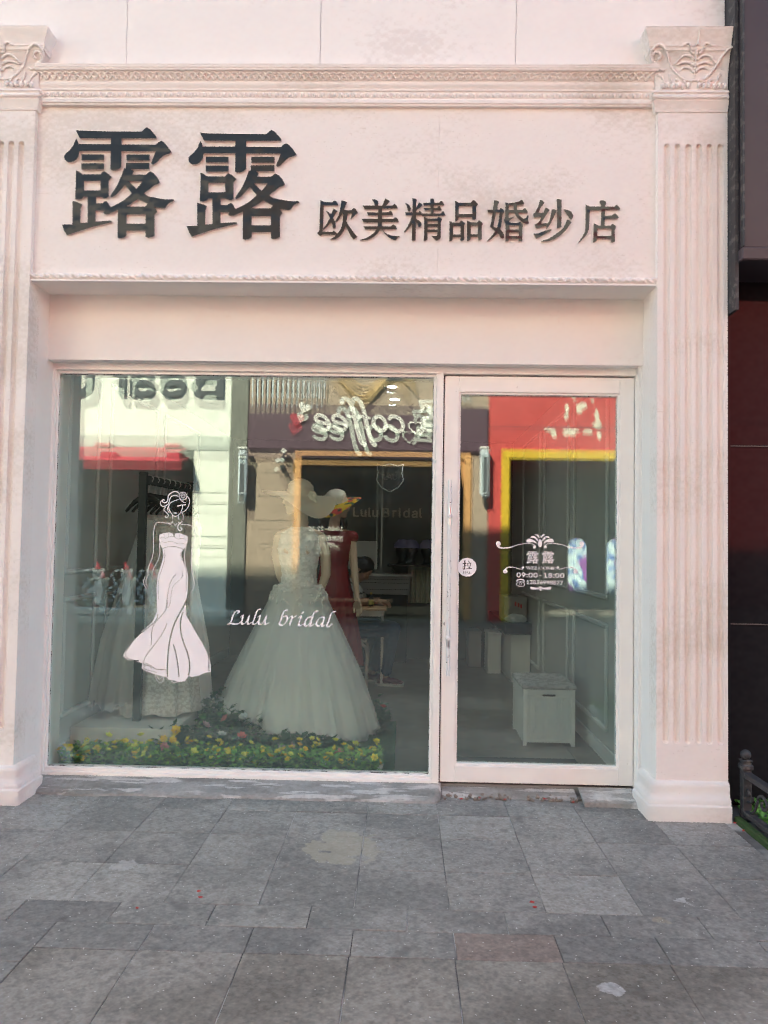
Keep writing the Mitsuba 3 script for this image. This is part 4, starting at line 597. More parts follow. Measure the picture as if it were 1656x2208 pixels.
# letters and shield on the back wall
k = thing('wall_lettering', 'shiny raised lettering reading Lulu Bridal on the back wall', 'lettering')
x = -.665
for ch, wd in (('L', .085), ('u', .085), ('l', .045), ('u', .115), ('B', .11), ('r', .07), ('i', .05), ('d', .095), ('a', .085), ('l', .05)):
    m = meshkit.text_mesh(ch, .115, .02, True); m.apply_translation((-m.bounds[0][0], 0, 0)); m.apply_transform(R_FRONT); m.apply_translation((x, 10.745, 1.875)); add(k + '__letter', m, 'gold_letter'); x += wd * 1.16
k = thing('wall_shield', 'dark green shield plaque with a monogram high on the back wall', 'plaque')
sh = Polygon([(-.165, .17), (-.10, .145), (0, .175), (.10, .145), (.165, .17), (.15, .06), (.17, -.03), (.11, -.12), (0, -.18), (-.11, -.12), (-.17, -.03), (-.15, .06)])
add(k + '__plate', front(affinity.translate(sh, -.195, 2.385), 10.748, .03), 'shield_green'); add(k + '__rim', front(affinity.translate(sh.buffer(.008).difference(sh), -.195, 2.385), 10.7485, .036), 'chrome')
m = meshkit.text_mesh('LAU', .07, .006); m.apply_transform(R_FRONT); m.apply_translation((-.195 - m.bounds[1][0] / 2, 10.7175, 2.36)); add(k + '__monogram', m, 'grey_lacquer')

# platform, rack and hung gowns
k = thing('platform', 'low white display platform in the left corner of the window', 'platform'); scene[k] = mikit.ply(box(-2.225, -1.52, 5.585, 6.92, .0605, .25, .004), 'white_lacquer')
k = thing('clothes_rack', 'black square-section clothes rack standing on the white platform', 'rack')
add(k + '__post', box(-1.877, -1.825, 5.80, 5.85, .251, 1.995, .003), 'black_metal'); add(k + '__post', box(-1.79, -1.74, 6.74, 6.79, .251, 1.995, .003), 'black_metal')
q = box(-.022, .022, 0, .9, -.03, .03, .003); q.apply_transform(trimesh.transformations.rotation_matrix(-math.atan2(.085, .9), (0, 0, 1))); q.apply_translation((-1.85, 5.848, 1.945)); add(k + '__rail', q, 'black_metal')
for i in range(8):
    t = (i + .7) / 8.2; x, y = -1.85 + .085 * t, 5.85 + .9 * t
    kk = thing('clothes_hanger', f'black clothes hanger number {["one", "two", "three", "four", "five", "six", "seven", "eight"][i]} counted from the window along the rack', 'hanger', 'hangers on the black rack')
    if i > 3: labels[kk]['label'] = 'black clothes hanger with a thin steel hook at the far end of the rack'
    else: labels[kk]['label'] = ['black hanger nearest the window on the rack', 'second black hanger from the window on the rack', 'third black hanger from the window on the rack', 'fourth black hanger from the window on the rack'][i]
    add(kk + '__hook', tube(spline([(x - .012, y, 1.93), (x - .028, y, 1.965), (x, y, 1.985), (x + .03, y, 1.96), (x + .012, y, 1.92), (x, y, 1.87), (x, y, 1.83)], 6), .0032, 6), 'chrome', smooth=True)
    if i < 6: add(kk + '__arms', tube(spline([(x - .165, y + .01, 1.72), (x - .09, y, 1.795), (x, y, 1.835), (x + .09, y, 1.795), (x + .165, y + .01, 1.72)], 6), [.010 + .010 * abs(math.sin(a)) for a in np.linspace(0, 3.14, 25)], 8), 'hanger_plastic', smooth=True)
k = thing('hanging_gown', 'beige lace gown with a beaded waist hanging on the rack behind the post', 'gown')
add(k + '__bodice', gown([(1.70, -1.80, 6.1, .13, .05), (1.62, -1.79, 6.1, .165, .07), (1.45, -1.785, 6.1, .15, .08), (1.28, -1.78, 6.1, .145, .085), (1.22, -1.78, 6.1, .15, .09)], 5, .05, seed=3), 'lace_beige', smooth=True)
add(k + '__waistband', gown([(1.262, -1.78, 6.1, .15, .092), (1.225, -1.78, 6.1, .153, .096)], 3, .0, seed=3), 'lace', smooth=True, label='beaded waistband')
add(k + '__skirt', gown([(1.225, -1.78, 6.1, .15, .09), (1.0, -1.78, 6.1, .20, .14), (.6, -1.79, 6.12, .27, .22), (.275, -1.80, 6.12, .315, .26)], 11, .10, seed=4, hem=.012), 'lace_beige', smooth=True)
k = thing('hanging_gown', 'sheer tulle gown and veil hanging left of the black post', 'gown')
add(k + '__skirt', gown([(1.62, -1.84, 6.4, .06, .05), (1.25, -1.86, 6.38, .12, .1), (.9, -1.91, 6.36, .24, .19), (.5, -1.93, 6.36, .27, .22), (.275, -1.93, 6.36, .275, .24)], 10, .12, seed=8, hem=.012), 'satin_white', smooth=True)
add(k + '__veil', gown([(1.66, -1.86, 6.0, .05, .03), (1.3, -1.92, 5.98, .10, .06), (.8, -2.0, 5.98, .17, .10), (.33, -2.04, 5.98, .20, .14)], 9, .18, seed=9, hem=.03), 'tulle_thin', smooth=True)
k = thing('hanging_gown', 'white satin gown at the far end of the rack', 'gown')
add(k + '__body', gown([(1.71, -1.78, 6.58, .13, .05), (1.6, -1.78, 6.58, .17, .07), (1.2, -1.78, 6.58, .14, .08), (.7, -1.76, 6.58, .22, .15), (.28, -1.74, 6.58, .235, .20)], 9, .10, seed=12, hem=.012), 'satin_white', smooth=True)

# the bride mannequin
Mq = thing('mannequin', 'pale mannequin in a white lace ball gown and wide cream hat', 'mannequin')
hx, hy = -.815, 6.33
body = head_parts((hx, hy, 1.845), math.pi + .35, .05, 1.05) + chain(((hx + .012, hy + .01, 1.80), .050), ((hx + .03, hy + .012, 1.68), .052), ((-.80, 6.345, 1.615), .062)) + \
    chain(((-.925, 6.36, 1.565), .05), ((-.80, 6.35, 1.60), .06), ((-.675, 6.36, 1.565), .05)) + [m3.Manifold.batch_hull([ell((-.80, 6.35, 1.50), (.145, .10, .09)), ell((-.80, 6.35, 1.30), (.115, .085, .06))]), m3.Manifold.batch_hull([ell((-.80, 6.35, 1.30), (.115, .085, .06)), ell((-.80, 6.36, 1.08), (.16, .11, .08))])] + \
    [ell((-.86, 6.262, 1.46), (.055, .05, .055)), ell((-.745, 6.262, 1.46), (.055, .05, .055))] + \
    chain(((-.955, 6.37, 1.555), .046), ((-.985, 6.42, 1.42), .040), ((-.965, 6.47, 1.27), .034), ((-.90, 6.55, 1.09), .025)) + chain(((-.645, 6.37, 1.555), .046), ((-.605, 6.40, 1.42), .041), ((-.600, 6.43, 1.27), .036), ((-.655, 6.47, 1.12), .028), ((-.70, 6.50, 1.02), .024)) + \
    hand_parts((-.90, 6.55, 1.09), (.4, .3, -.8), (1, 0, .3), 1) + hand_parts((-.70, 6.50, 1.02), (-.4, .2, -.85), (-1, 0, .3), -1) + \
    chain(((-.87, 6.36, 1.0), .09), ((-.87, 6.35, .55), .058), ((-.86, 6.37, .16), .036), ((-.86, 6.27, .085), .024)) + chain(((-.73, 6.36, 1.0), .09), ((-.73, 6.35, .55), .058), ((-.74, 6.37, .16), .036), ((-.74, 6.27, .085), .024))
add(Mq + '__body', fuse(body, .011), 'mannequin_skin', smooth=True)
add(Mq + '__stand', lathe([(.0, .061), (.19, .061), (.19, .068), (.02, .074), (0, .074)], 32, -.80, 6.4), 'chrome', smooth=30)
bod = gown([(1.525, -.80, 6.345, .152, .118), (1.47, -.80, 6.335, .163, .138), (1.40, -.80, 6.34, .150, .125), (1.28, -.80, 6.35, .128, .103), (1.20, -.80, 6.355, .140, .115), (1.13, -.80, 6.36, .175, .14)], 6, .012, n=220, seed=5)
V = bod.vertices; V[:, 1] -= .014 * (meshkit.fbm(V * 60, 3) - .5); V[:, 0] += .012 * (meshkit.fbm(V * 60 + 5, 3) - .5) * 2; add(Mq + '__bodice', bod, 'lace', smooth=True)
yo = gown([(1.635, -.795, 6.35, .075, .066), (1.61, -.795, 6.352, .115, .075), (1.58, -.80, 6.352, .155, .09), (1.52, -.80, 6.347, .157, .115)], 6, .01, n=220, seed=5); V = yo.vertices; V += (.010 * (meshkit.fbm(V * 55, 3) - .5))[:, None]
add(Mq + '__lace_yoke', yo, 'lace', smooth=True)
lev = [(1.17, -.80, 6.36, .158, .13), (1.05, -.80, 6.36, .205, .18), (.85, -.80, 6.35, .30, .27), (.55, -.80, 6.35, .435, .38), (.25, -.80, 6.34, .54, .45), (.11, -.80, 6.34, .575, .47)]
add(Mq + '__skirt', gown(lev, 13, .035, n=320, seed=6, hem=.012), 'satin_white', smooth=True)
add(Mq + '__tulle_overskirt', gown([(z, cx, cy, rx + .035 + .02 * (1.15 - z), ry + .03 + .015 * (1.15 - z)) for z, cx, cy, rx, ry in lev], 17, .055, n=360, seed=7, hem=.03), 'tulle', smooth=True)
add(Mq + '__tulle_overskirt', gown([(z, cx, cy, rx + .02 + .012 * (1.15 - z), ry + .018 + .01 * (1.15 - z)) for z, cx, cy, rx, ry in lev], 19, .06, n=360, seed=17, hem=.02), 'tulle', smooth=True)
ap = []
for i in range(150):
    a, z = rng.uniform(-3.14, .2) , 1.18 - abs(rng.gauss(0, .06)); rx = np.interp(-z, [-1.18, -1.05, -.85], [.17, .235, .335]); ry = np.interp(-z, [-1.18, -1.05, -.85], [.145, .205, .305]); s = rng.uniform(.010, .022)
    q = ball(-.80 + rx * math.cos(a), 6.36 + ry * math.sin(a), z, s, .006, s * 1.2, sub=1); q.vertices += nrg.randn(*q.vertices.shape) * .0025; ap.append(q)
add(Mq + '__lace_applique', ap, 'lace', smooth=True, kind='stuff')
def brim_hat(c, r0, R, hcrown, tilt, droop, wave, ph, seed):
    n, rings = 96, []; th = np.arange(n) * 2 * np.pi / n
    for t in np.linspace(1, 0, 10):
        r = r0 + (R - r0) * t; z = -droop * t ** 1.6 + wave * t ** 1.3 * np.sin(2 * th + ph) + .35 * wave * t * np.sin(3 * th + ph * 2); rings.append(np.c_[r * np.cos(th), r * np.sin(th), z])
    for a in np.linspace(0, 1, 9)[1:]: rr = r0 * (1 - .10 * a - .9 * max(0, a - .55) ** 2 / .45 ** 2 * .99); rings.append(np.c_[rr * np.cos(th), rr * np.sin(th), np.full(n, hcrown * (a if a < .8 else .8 + .2 * (1 - ((1 - a) / .2) ** 2)))])
    m = loft(rings); m.apply_transform(trimesh.transformations.rotation_matrix(tilt[0], (1, 0, 0))); m.apply_transform(trimesh.transformations.rotation_matrix(tilt[1], (0, 1, 0))); m.apply_translation(c); return m
hk = add(Mq + '__hat', brim_hat((-.805, 6.34, 1.885), .103, .285, .125, (.16, .20), .050, .055, .3, 1), 'hat_sheer', smooth=True, label='wide wavy sheer cream hat')
add(hk + '__rosette', [ball(-.70 + .02 * math.cos(a), 6.262, 1.87 + .02 * math.sin(a), .018, .012, .018, sub=1) for a in np.arange(0, 6.2, 1.05)] + [ball(-.70, 6.255, 1.87, .014, sub=1), ball(-.675, 6.265, 1.83, .016, .01, .02, sub=1)], 'hat_cream', smooth=True)
# the mannequin in red
M2 = thing('mannequin', 'mannequin in a red dress and a cream hat with a yellow print brim', 'mannequin')
x_, y_ = -.64, 7.62
body = head_parts((x_ + .03, y_, 1.86), -.45, .05, 1.02) + chain(((x_ + .01, y_ + .01, 1.80), .048), ((x_ - .005, y_ + .02, 1.70), .05), ((x_, y_ + .02, 1.63), .06)) + chain(((x_ - .14, y_ + .02, 1.585), .05), ((x_, y_ + .02, 1.61), .06), ((x_ + .14, y_ + .02, 1.585), .05)) + \
    [m3.Manifold.batch_hull([ell((x_, y_, 1.50), (.14, .10, .10)), ell((x_, y_, 1.30), (.115, .085, .06))]), m3.Manifold.batch_hull([ell((x_, y_, 1.30), (.115, .085, .06)), ell((x_, y_, 1.02), (.165, .115, .09))])] + \
    chain(((x_ + .155, y_ + .01, 1.57), .044), ((x_ + .185, y_ - .03, 1.33), .036), ((x_ + .195, y_ - .06, 1.25), .034), ((x_ + .225, y_ - .12, 1.02), .023)) + hand_parts((x_ + .225, y_ - .12, 1.02), (.25, -.15, -1), (-.6, -.5, 0), 1, .2) + \
    chain(((x_ - .155, y_ + .01, 1.57), .044), ((x_ - .19, y_ + .0, 1.28), .036), ((x_ - .18, y_ - .06, 1.04), .023)) + hand_parts((x_ - .18, y_ - .06, 1.04), (.0, -.15, -1), (.7, -.3, 0), -1, .25) + \
    chain(((x_ - .08, y_, .98), .09), ((x_ - .08, y_, .55), .058), ((x_ - .08, y_, .16), .036), ((x_ - .08, y_ - .1, .085), .024)) + chain(((x_ + .08, y_, .98), .09), ((x_ + .08, y_, .55), .058), ((x_ + .08, y_, .16), .036), ((x_ + .08, y_ - .1, .085), .024))
add(M2 + '__body', fuse(body, .011), 'mannequin_skin', smooth=True)
add(M2 + '__stand', lathe([(.0, .061), (.17, .061), (.17, .068), (.02, .074), (0, .074)], 32, x_, y_ + .04), 'chrome', smooth=30)
add(M2 + '__dress', gown([(1.635, x_, y_ + .015, .15, .085), (1.58, x_, y_ + .01, .175, .105), (1.48, x_, y_ - .012, .158, .128), (1.30, x_, y_, .125, .095), (1.18, x_, y_, .15, .115), (1.0, x_, y_, .19, .15), (.6, x_ + .01, y_, .25, .21), (.42, x_ + .01, y_, .27, .23)], 9, .09, n=240, seed=11, hem=.01), 'red_dress', smooth=True)
add(M2 + '__cap_sleeve', [ball(x_ + .165, y_ + .01, 1.575, .055, .06, .06), ball(x_ - .165, y_ + .01, 1.575, .055, .06, .06)], 'red_dress', smooth=True)
hr = [*chain(((x_ - .02, y_ + .03, 1.89), .088), ((x_ - .085, y_ + .05, 1.80), .07), ((x_ - .105, y_ + .05, 1.68), .05), ((x_ - .10, y_ + .03, 1.60), .025)), *chain(((x_ + .03, y_ + .09, 1.82), .05), ((x_ + .075, y_ + .09, 1.70), .04), ((x_ + .08, y_ + .06, 1.62), .02))]
add(M2 + '__hair', fuse(hr, .012, 4), 'hair', smooth=True)
cm = brim_hat((x_ + .01, y_ + .01, 1.905), .105, .235, .115, (.36, -.20), .03, .03, 2.2, 2); f = cm.triangles_center; up = cm.faces[: 96 * 2 * 9]; cr = cm.faces[96 * 2 * 9:]
hk = add(M2 + '__hat', trimesh.Trimesh(cm.vertices, cr, process=False), 'hat_cream', smooth=True); add(hk + '__brim', trimesh.Trimesh(cm.vertices, up, process=False), 'hat_print', smooth=True, label='yellow brim printed with red and dark flowers')
# the seated person
P_ = thing('person', 'person in a striped shirt and jeans sitting bent over a table', 'person')
px, py = -.50, 8.72
head = head_parts((px + .06, py - .03, 1.255), -.25, .85, 1.08)
pb = head + chain(((px + .03, py - .02, 1.22), .056), ((px - .03, py, 1.12), .06)) + chain(((px - .03, py - .17, 1.06), .05), ((px - .04, py, 1.09), .07), ((px - .03, py + .17, 1.06), .05)) + [m3.Manifold.batch_hull([ell((px - .05, py, 1.0), (.11, .165, .12)), ell((px - .09, py, .66), (.12, .16, .09))])] + \
    chain(((px - .02, py - .19, 1.045), .048), ((px + .03, py - .24, .90), .042), ((px + .07, py - .25, .925), .040), ((px + .20, py - .16, .925), .029)) + hand_parts((px + .20, py - .16, .925), (.9, -.15, -.25), (0, -.3, -1), 1, .45) + \
    chain(((px - .02, py + .19, 1.045), .048), ((px + .09, py + .22, .90), .042), ((px + .24, py + .06, .93), .029)) + hand_parts((px + .24, py + .06, .93), (.9, -.3, -.2), (0, .2, -1), -1, .45) + \
    chain(((px - .08, py - .09, .63), .10), ((px + .40, py - .10, .645), .066), ((px + .33, py - .08, .20), .044), ((px + .31, py - .08, .13), .042)) + chain(((px - .08, py + .09, .63), .10), ((px + .33, py + .12, .64), .066), ((px + .20, py + .16, .20), .044), ((px + .18, py + .16, .13), .042))
add(P_ + '__body', fuse(pb, .012), 'skin', smooth=True)
hs = [ell((px + .088, py - .035, 1.292), (.108, .100, .100)), ell((px + .035, py - .025, 1.29), (.10, .098, .095))]
hm = fuse(hs, .010, 3); hm.vertices += (.006 * (meshkit.fbm(hm.vertices * 60, 3) - .5))[:, None]; add(P_ + '__hair', hm, 'hair', smooth=True)
sp = [m3.Manifold.batch_hull([ell((px - .05, py, 1.0), (.128, .185, .135)), ell((px - .09, py, .68), (.145, .185, .10))])] + chain(((px - .03, py - .17, 1.06), .066), ((px - .04, py, 1.09), .082), ((px - .03, py + .17, 1.06), .066)) + chain(((px - .02, py - .19, 1.045), .066), ((px + .025, py - .235, .92), .058)) + chain(((px - .02, py + .19, 1.045), .066), ((px + .05, py + .215, .95), .058)) + [m3.Manifold.batch_hull([ell((px - .09, py, .68), (.145, .185, .10)), ell((px - .04, py, .60), (.16, .17, .05))])]
add(P_ + '__shirt', fuse(sp, .014), 'shirt_stripe', smooth=True)
jp = [ell((px - .09, py, .62), (.15, .165, .095))] + chain(((px - .06, py - .09, .635), .108), ((px + .40, py - .10, .648), .080), ((px + .345, py - .08, .30), .066), ((px + .33, py - .08, .215), .064)) + chain(((px - .06, py + .09, .635), .108), ((px + .33, py + .12, .642), .080), ((px + .22, py + .16, .30), .066), ((px + .205, py + .16, .22), .064))
jm = fuse(jp, .014); jm.vertices += (.010 * (meshkit.fbm(jm.vertices * 18, 3) - .5))[:, None]; add(P_ + '__jeans', jm, 'denim', smooth=True)
for (ax, ay) in ((px + .31, py - .08), (px + .18, py + .16)):
    sk = add(P_ + '__shoe', fuse([m3.Manifold.batch_hull([ell((ax, ay, .125), (.05, .045, .045)), ell((ax - .02, ay, .095), (.055, .042, .02))]), m3.Manifold.batch_hull([ell((ax, ay, .125), (.048, .04, .035)), ell((ax + .15, ay - .01, .098), (.055, .045, .025))])], .012), 'shoe_maroon', smooth=True)
    so = extr(affinity.translate(LineString([(-.04, 0), (.06, -.002), (.16, -.01)]).buffer(.05), ax, ay), .024); so.apply_translation((0, 0, .0605)); add(sk + '__sole', so, 'sole_white', smooth=40)
    add(sk + '__laces', [tube([(ax + .04 + .022 * i, ay - .025, .142 - .008 * i), (ax + .04 + .022 * i, ay + .02, .144 - .008 * i)], .004, 5) for i in range(4)], 'sole_white', smooth=True)
St = thing('stool', 'white bamboo-look stool under the seated person', 'stool')
sx, sy = px - .07, py
add(St + '__seat', box(sx - .21, sx + .20, sy - .19, sy + .19, .50, .535, .012), 'bamboo_white')
for a in (-1, 1):
    for b in (-1, 1):
        P = spline([(sx + a * .10, sy + b * .17, .485), (sx + a * .17, sy + b * .17, .48), (sx + a * .198, sy + b * .17, .44), (sx + a * .205, sy + b * .17, .30), (sx + a * .212, sy + b * .17, .061)], 9); add(St + '__leg', tube(P, .014 + .0035 * np.abs(np.sin(np.arange(len(P)) * 1.1)), 10), 'bamboo_white', smooth=True)
add(St + '__stretcher', [tube([(sx - .2, sy + b * .17, .2), (sx + .2, sy + b * .17, .2)], .008, 8) for b in (-1, 1)], 'bamboo_white', smooth=True)
Tb = thing('table', 'white table with a wooden top in front of the seated person', 'table')
add(Tb + '__tabletop', box(-1.15, -.165, 8.22, 8.66, .862, .886, .004), 'plank'); add(Tb + '__apron', box(-1.12, -.19, 8.25, 8.63, .80, .861, .003), 'white_lacquer')
for a, b in ((-1.10, 8.27), (-1.10, 8.61), (-.21, 8.61)): add(Tb + '__leg', box(a - .014, a + .014, b - .014, b + .014, .0605, .80, .003), 'white_lacquer')
k = thing('bottle', 'small dark bottle with a yellow label standing on the table', 'bottle'); add(k + '__glass', lathe([(0, .887), (.024, .887), (.026, .90), (.026, .96), (.012, .985), (.010, 1.01), (0, 1.01)], 20, -.325, 8.45), 'black_top', smooth=40); add(k + '__label', lathe([(.0268, .905), (.0268, .955)], 20, -.325, 8.45), 'bottle_gold', smooth=True); add(k + '__cap', lathe([(.0125, 1.008), (.0125, 1.028), (0, 1.028)], 16, -.325, 8.45), 'bottle_gold', smooth=40)

# flower border
k = thing('turf_mat', 'dark green artificial turf mat along the foot of the window', 'turf mat'); scene[k] = mikit.ply(box(-2.19, -.04, 5.27, 6.83, .0605, .075, .002), 'turf')
Fb = thing('flower_border', 'bed of artificial yellow, pink and white flowers behind the window', 'flowers')
def fol(n, fn, m, w, l, key='foliage'):
    L = []
    for i in range(n):
        p, zmax = fn(); a = rng.uniform(0, 6.28); L.append(leafquad((p[0], p[1], rng.uniform(.075, zmax)), (math.cos(a), math.sin(a), rng.uniform(-.3, 1.0)), w * rng.uniform(.7, 1.3), l * rng.uniform(.7, 1.3), (0, 0, 1)))
    add(Fb + '__' + key, leafmesh(L), m, kind='stuff', smooth=True)
low = lambda: ((rng.uniform(-2.15, -.12), rng.uniform(5.29, 5.62)), .15)
fol(1500, low, 'leaf_dark', .026, .04); fol(2000, low, 'leaf_mid', .030, .042); fol(2000, lambda: ((rng.uniform(-2.17, -.12), rng.uniform(5.27, 5.55)), .165), 'leaf_bright', .030, .040); fol(700, lambda: ((rng.uniform(-2.17, -.12), rng.uniform(5.28, 5.45)), .175), 'leaf_lime', .026, .034)
def bush(cx, cy, rx, ry, h):
    def f():
        a, r = rng.uniform(0, 6.28), math.sqrt(rng.random()); return (cx + rx * r * math.cos(a), cy + ry * r * math.sin(a)), .08 + h * (1 - r * r * .8) * rng.uniform(.5, 1.1)
    return f
for b in ((-1.22, 5.85, .22, .25, .26), (-1.50, 5.65, .20, .12, .17), (-1.35, 6.25, .2, .3, .34), (-1.02, 6.0, .16, .25, .22), (-.18, 6.45, .08, .12, .26), (-.75, 5.75, .45, .2, .10)): fol(int(1500 * b[2] / .2), bush(*b), 'leaf_dark', .042, .058)
fol(60, bush(-1.55, 5.62, .2, .1, .25), 'leaf_dark', .03, .07); fol(300, bush(-1.25, 5.8, .3, .2, .28), 'leaf_mid', .036, .05)
def rose(rad, n, seed):
    L = []; r_ = random.Random(seed)
    for ring, (rr, tilt, cnt) in enumerate(((.25, 1.25, 4), (.55, .95, 5), (.9, .55, n))):
        for i in range(cnt):
            a = 6.283 * (i + .5 * ring) / cnt + r_.uniform(-.2, .2); d = np.array([math.cos(a) * math.cos(tilt), math.sin(a) * math.cos(tilt), math.sin(tilt)]); s = np.array([-math.sin(a), math.cos(a), 0]); p = np.array([math.cos(a), math.sin(a), 0]) * rad * rr * .25; l, w = rad * (.75 + .25 * rr), rad * (.55 + .3 * rr)
            L.append([p, p + d * l * .55 + s * w / 2 - np.cross(s, d) * w * .05, p + d * l, p + d * l * .55 - s * w / 2 - np.cross(s, d) * w * .05, p + d * l * .6 + np.cross(s, d) * w * -.18])
    return leafmesh(L)
base_rose = [mikit.ply(rose(.024, 6, i), 'petal_yellow', smooth=True) for i in range(3)] + [mikit.ply(rose(.036, 7, 9), 'petal_pink', smooth=True)]
def flower(x, y, z, m, big=False, s=1.0):
    src = base_rose[3] if big else base_rose[rng.randrange(3)]; key = numbered(Fb + '__flower')
    scene[key] = {**src, 'bsdf': {'type': 'ref', 'id': m}, 'to_world': T4().translate([x, y, z]).rotate([0, 0, 1], rng.uniform(0, 360)).rotate([1, 0, 0], rng.uniform(-20, 75)).rotate([0, 1, 0], rng.uniform(-35, 35)).scale(s)}
for i in range(150):
    x = -2.15 + 2.03 * i / 150 + rng.uniform(-.03, .03); y = rng.choice([5.30, 5.34, 5.40, 5.48, 5.56]); flower(x, y, .115 + rng.uniform(.0, .06) + (y - 5.3) * .15, rng.choice(['petal_yellow', 'petal_gold', 'petal_lemon', 'petal_lemon', 'petal_yellow']), s=rng.uniform(.8, 1.15))
for x, y, z, m in [(-1.92, 5.36, .12, 'petal_white'), (-1.72, 5.34, .12, 'petal_white'), (-1.54, 5.42, .17, 'petal_pink'), (-1.50, 5.55, .25, 'petal_gold'), (-1.33, 5.66, .26, 'petal_mauve'), (-1.20, 5.70, .30, 'petal_pink'), (-1.08, 5.72, .31, 'petal_white'), (-1.20, 5.58, .22, 'petal_white'), (-1.06, 5.55, .22, 'petal_coral'), (-1.12, 5.38, .15, 'petal_coral'), (-1.16, 5.34, .13, 'petal_mauve'), (-.95, 5.34, .12, 'petal_white'), (-.78, 5.50, .15, 'petal_mauve'), (-.72, 5.52, .16, 'petal_mauve'), (-.40, 5.46, .14, 'petal_pink'), (-.48, 5.38, .12, 'petal_white'), (-.14, 6.38, .27, 'petal_coral'), (-.12, 5.30, .09, 'petal_white')]: flower(x, y, z, m, True, rng.uniform(.85, 1.15))

# ------------------------------------------------------------------ the far side of the street, mirrored in the glass
YO = -7.0
A = thing('white_shop', 'white shop building across the street with dark lettering and a red awning', 'building')
add(A + '__wall', [box(-13, -3.70, YO - 8, YO, 3.76, 8.5), box(-13, -7.4, YO - 8, YO, 0, 3.76), box(-13, -3.7, YO - 8, YO - 6.2, 0, 3.76)], 'opp_white')
add(A + '__pillar', [box(-4.46, -3.71, YO - .6, YO, .0, 3.45)], 'opp_white')
for z in (2.56, 2.32, 1.64, 1.40): add(A + '__joint', box(-4.47, -3.70, YO - .5, YO + .004, z - .012, z + .012), 'opp_dark')
add(A + '__trim', box(-13, -3.70, YO - .5, YO + .02, 3.452, 3.758, .01), 'opp_grey_trim')
add(A + '__pilaster', box(-3.695, -3.32, YO - 6, YO + .05, 0, 8.5, .01), 'opp_grey')
add(A + '__room', [box(-7.4, -3.7, YO - 6.2, YO - 6, 0, 3.76), box(-7.4, -7.3, YO - 6, YO - .1, 0, 3.76), box(-3.9, -3.72, YO - 6, YO - .6, 0, 3.76)], 'opp_room')
add(A + '__step', box(-8, -3.4, YO - .2, YO + .35, -.01, .11, .01), 'opp_white')
aw = add(A + '__awning', prof_x([(YO + .02, 3.50), (YO + .62, 3.36), (YO + .62, 3.16), (YO + .60, 3.16), (YO + .60, 3.33), (YO + .02, 3.44)], -8.2, -4.60), 'awning_red')
for x in (-6.3, -4.85): add(aw + '__clip', box(x - .16, x + .16, YO + .05, YO + .3, 3.46, 3.56, .01), 'awning_red')
x = -3.86
for ch, wd in (('B', .80), ('e', .66), ('a', .62), ('r', .62), ('U', .8)):
    m = meshkit.text_mesh(ch, .72, .06, True); lo, hi = m.bounds; m.apply_translation((-lo[0], 0, 0)); m.apply_scale((wd * .84 / (hi[0] - lo[0]) if ch != 'r' else 1, 1, 1)); add(A + '__letter', opp(m, x, YO + .002, 4.60), 'lamp_dark'); x -= wd if ch != 'r' else .70
bear = []
for i, x in enumerate((-6.45, -5.85, -5.3, -4.85)):
    k = thing('bear_sticker', f'white bear sticker with a red cap on the far shop, number {i}', 'sticker', 'bear stickers across the street'); labels[k]['label'] = ['leftmost white bear sticker with a red cap on the far shop', 'second white bear sticker from the left on the far shop', 'third white bear sticker from the left on the far shop', 'rightmost white bear sticker with a red cap on the far shop'][i]
    bd = unary_union([Polygon([(-.05, .05), (.06, .05), (.10, .40), (.07, .60), (-.07, .60), (-.12, .38)]), affinity.scale(Point(0, .72).buffer(.125), 1.1, .9), Point(-.11, .82).buffer(.04), Point(.11, .82).buffer(.04), affinity.rotate(sbox(.05, .34, .20, .41), 35)]).difference(unary_union([Point(-.045, .74).buffer(.018), Point(.045, .74).buffer(.018), Point(0, .68).buffer(.025), sbox(-.12, .585, .12, .60)]))
    add(k + '__figure', opp(extr(affinity.scale(bd, .9, .95, origin=(0, 0)), .01), x, YO - .1, .12), 'sign_white'); add(k + '__cap', opp(extr(Polygon([(-.07, .80), (.07, .80), (.03, .97)]), .012), x, YO - .095, .12), 'awning_red')
    add(k + '__leaves', opp(extr(unary_union([affinity.rotate(affinity.scale(Point(.27 + .06 * math.sin(j * 2.3 + i), .14 + .09 * j).buffer(.05), 1.2, .45), 50 * j) for j in range(8)]), .006), x, YO - .1, .12), 'lamp_case')
CF = thing('coffee_shop', 'brown stone coffee shop across the street with an orange door frame', 'building')
add(CF + '__wall', [box(-3.32, 1.72, YO - 8, YO, 3.50, 9), box(-3.32, -2.30, YO - 8, YO, 0, 3.5), box(1.36, 1.72, YO - 8, YO, 0, 3.5)], 'opp_stone')
for z in (.5, 1.0, 1.5, 2.0, 2.5, 3.0): add(CF + '__joint', box(-3.30, -2.30, YO - .1, YO + .004, z - .007, z + .007), 'opp_dark')
add(CF + '__fascia', box(-3.30, 1.70, YO - .1, YO + .10, 3.50, 4.44, .01), 'opp_purple')
add(CF + '__door_frame', [box(-2.31, 1.37, YO - .2, YO + .06, 3.36, 3.499, .006), box(-2.31, -2.17, YO - .2, YO + .06, 0, 3.36, .006), box(1.23, 1.37, YO - .2, YO + .06, 0, 3.36, .006)], 'opp_orange')
add(CF + '__room', box(-2.3, 1.36, YO - 7, YO - 6.8, 0, 3.5), 'opp_room')
for x in (1.06, 1.20): add(CF + '__pennant', opp(extr(Polygon([(0, 0), (.13, 0), (.065, -.62)]), .01), x + .07, YO - .03, 3.36), 'opp_orange')
for x0, x1 in ((-2.165, -.48), (-.46, 1.225)): add(CF + '__door_pane', pane(x0, x1, .02, 3.355, YO - .06), 'tinted_glass')
add(CF + '__door_stile', box(-.485, -.455, YO - .09, YO - .03, 0, 3.36), 'opp_dark')
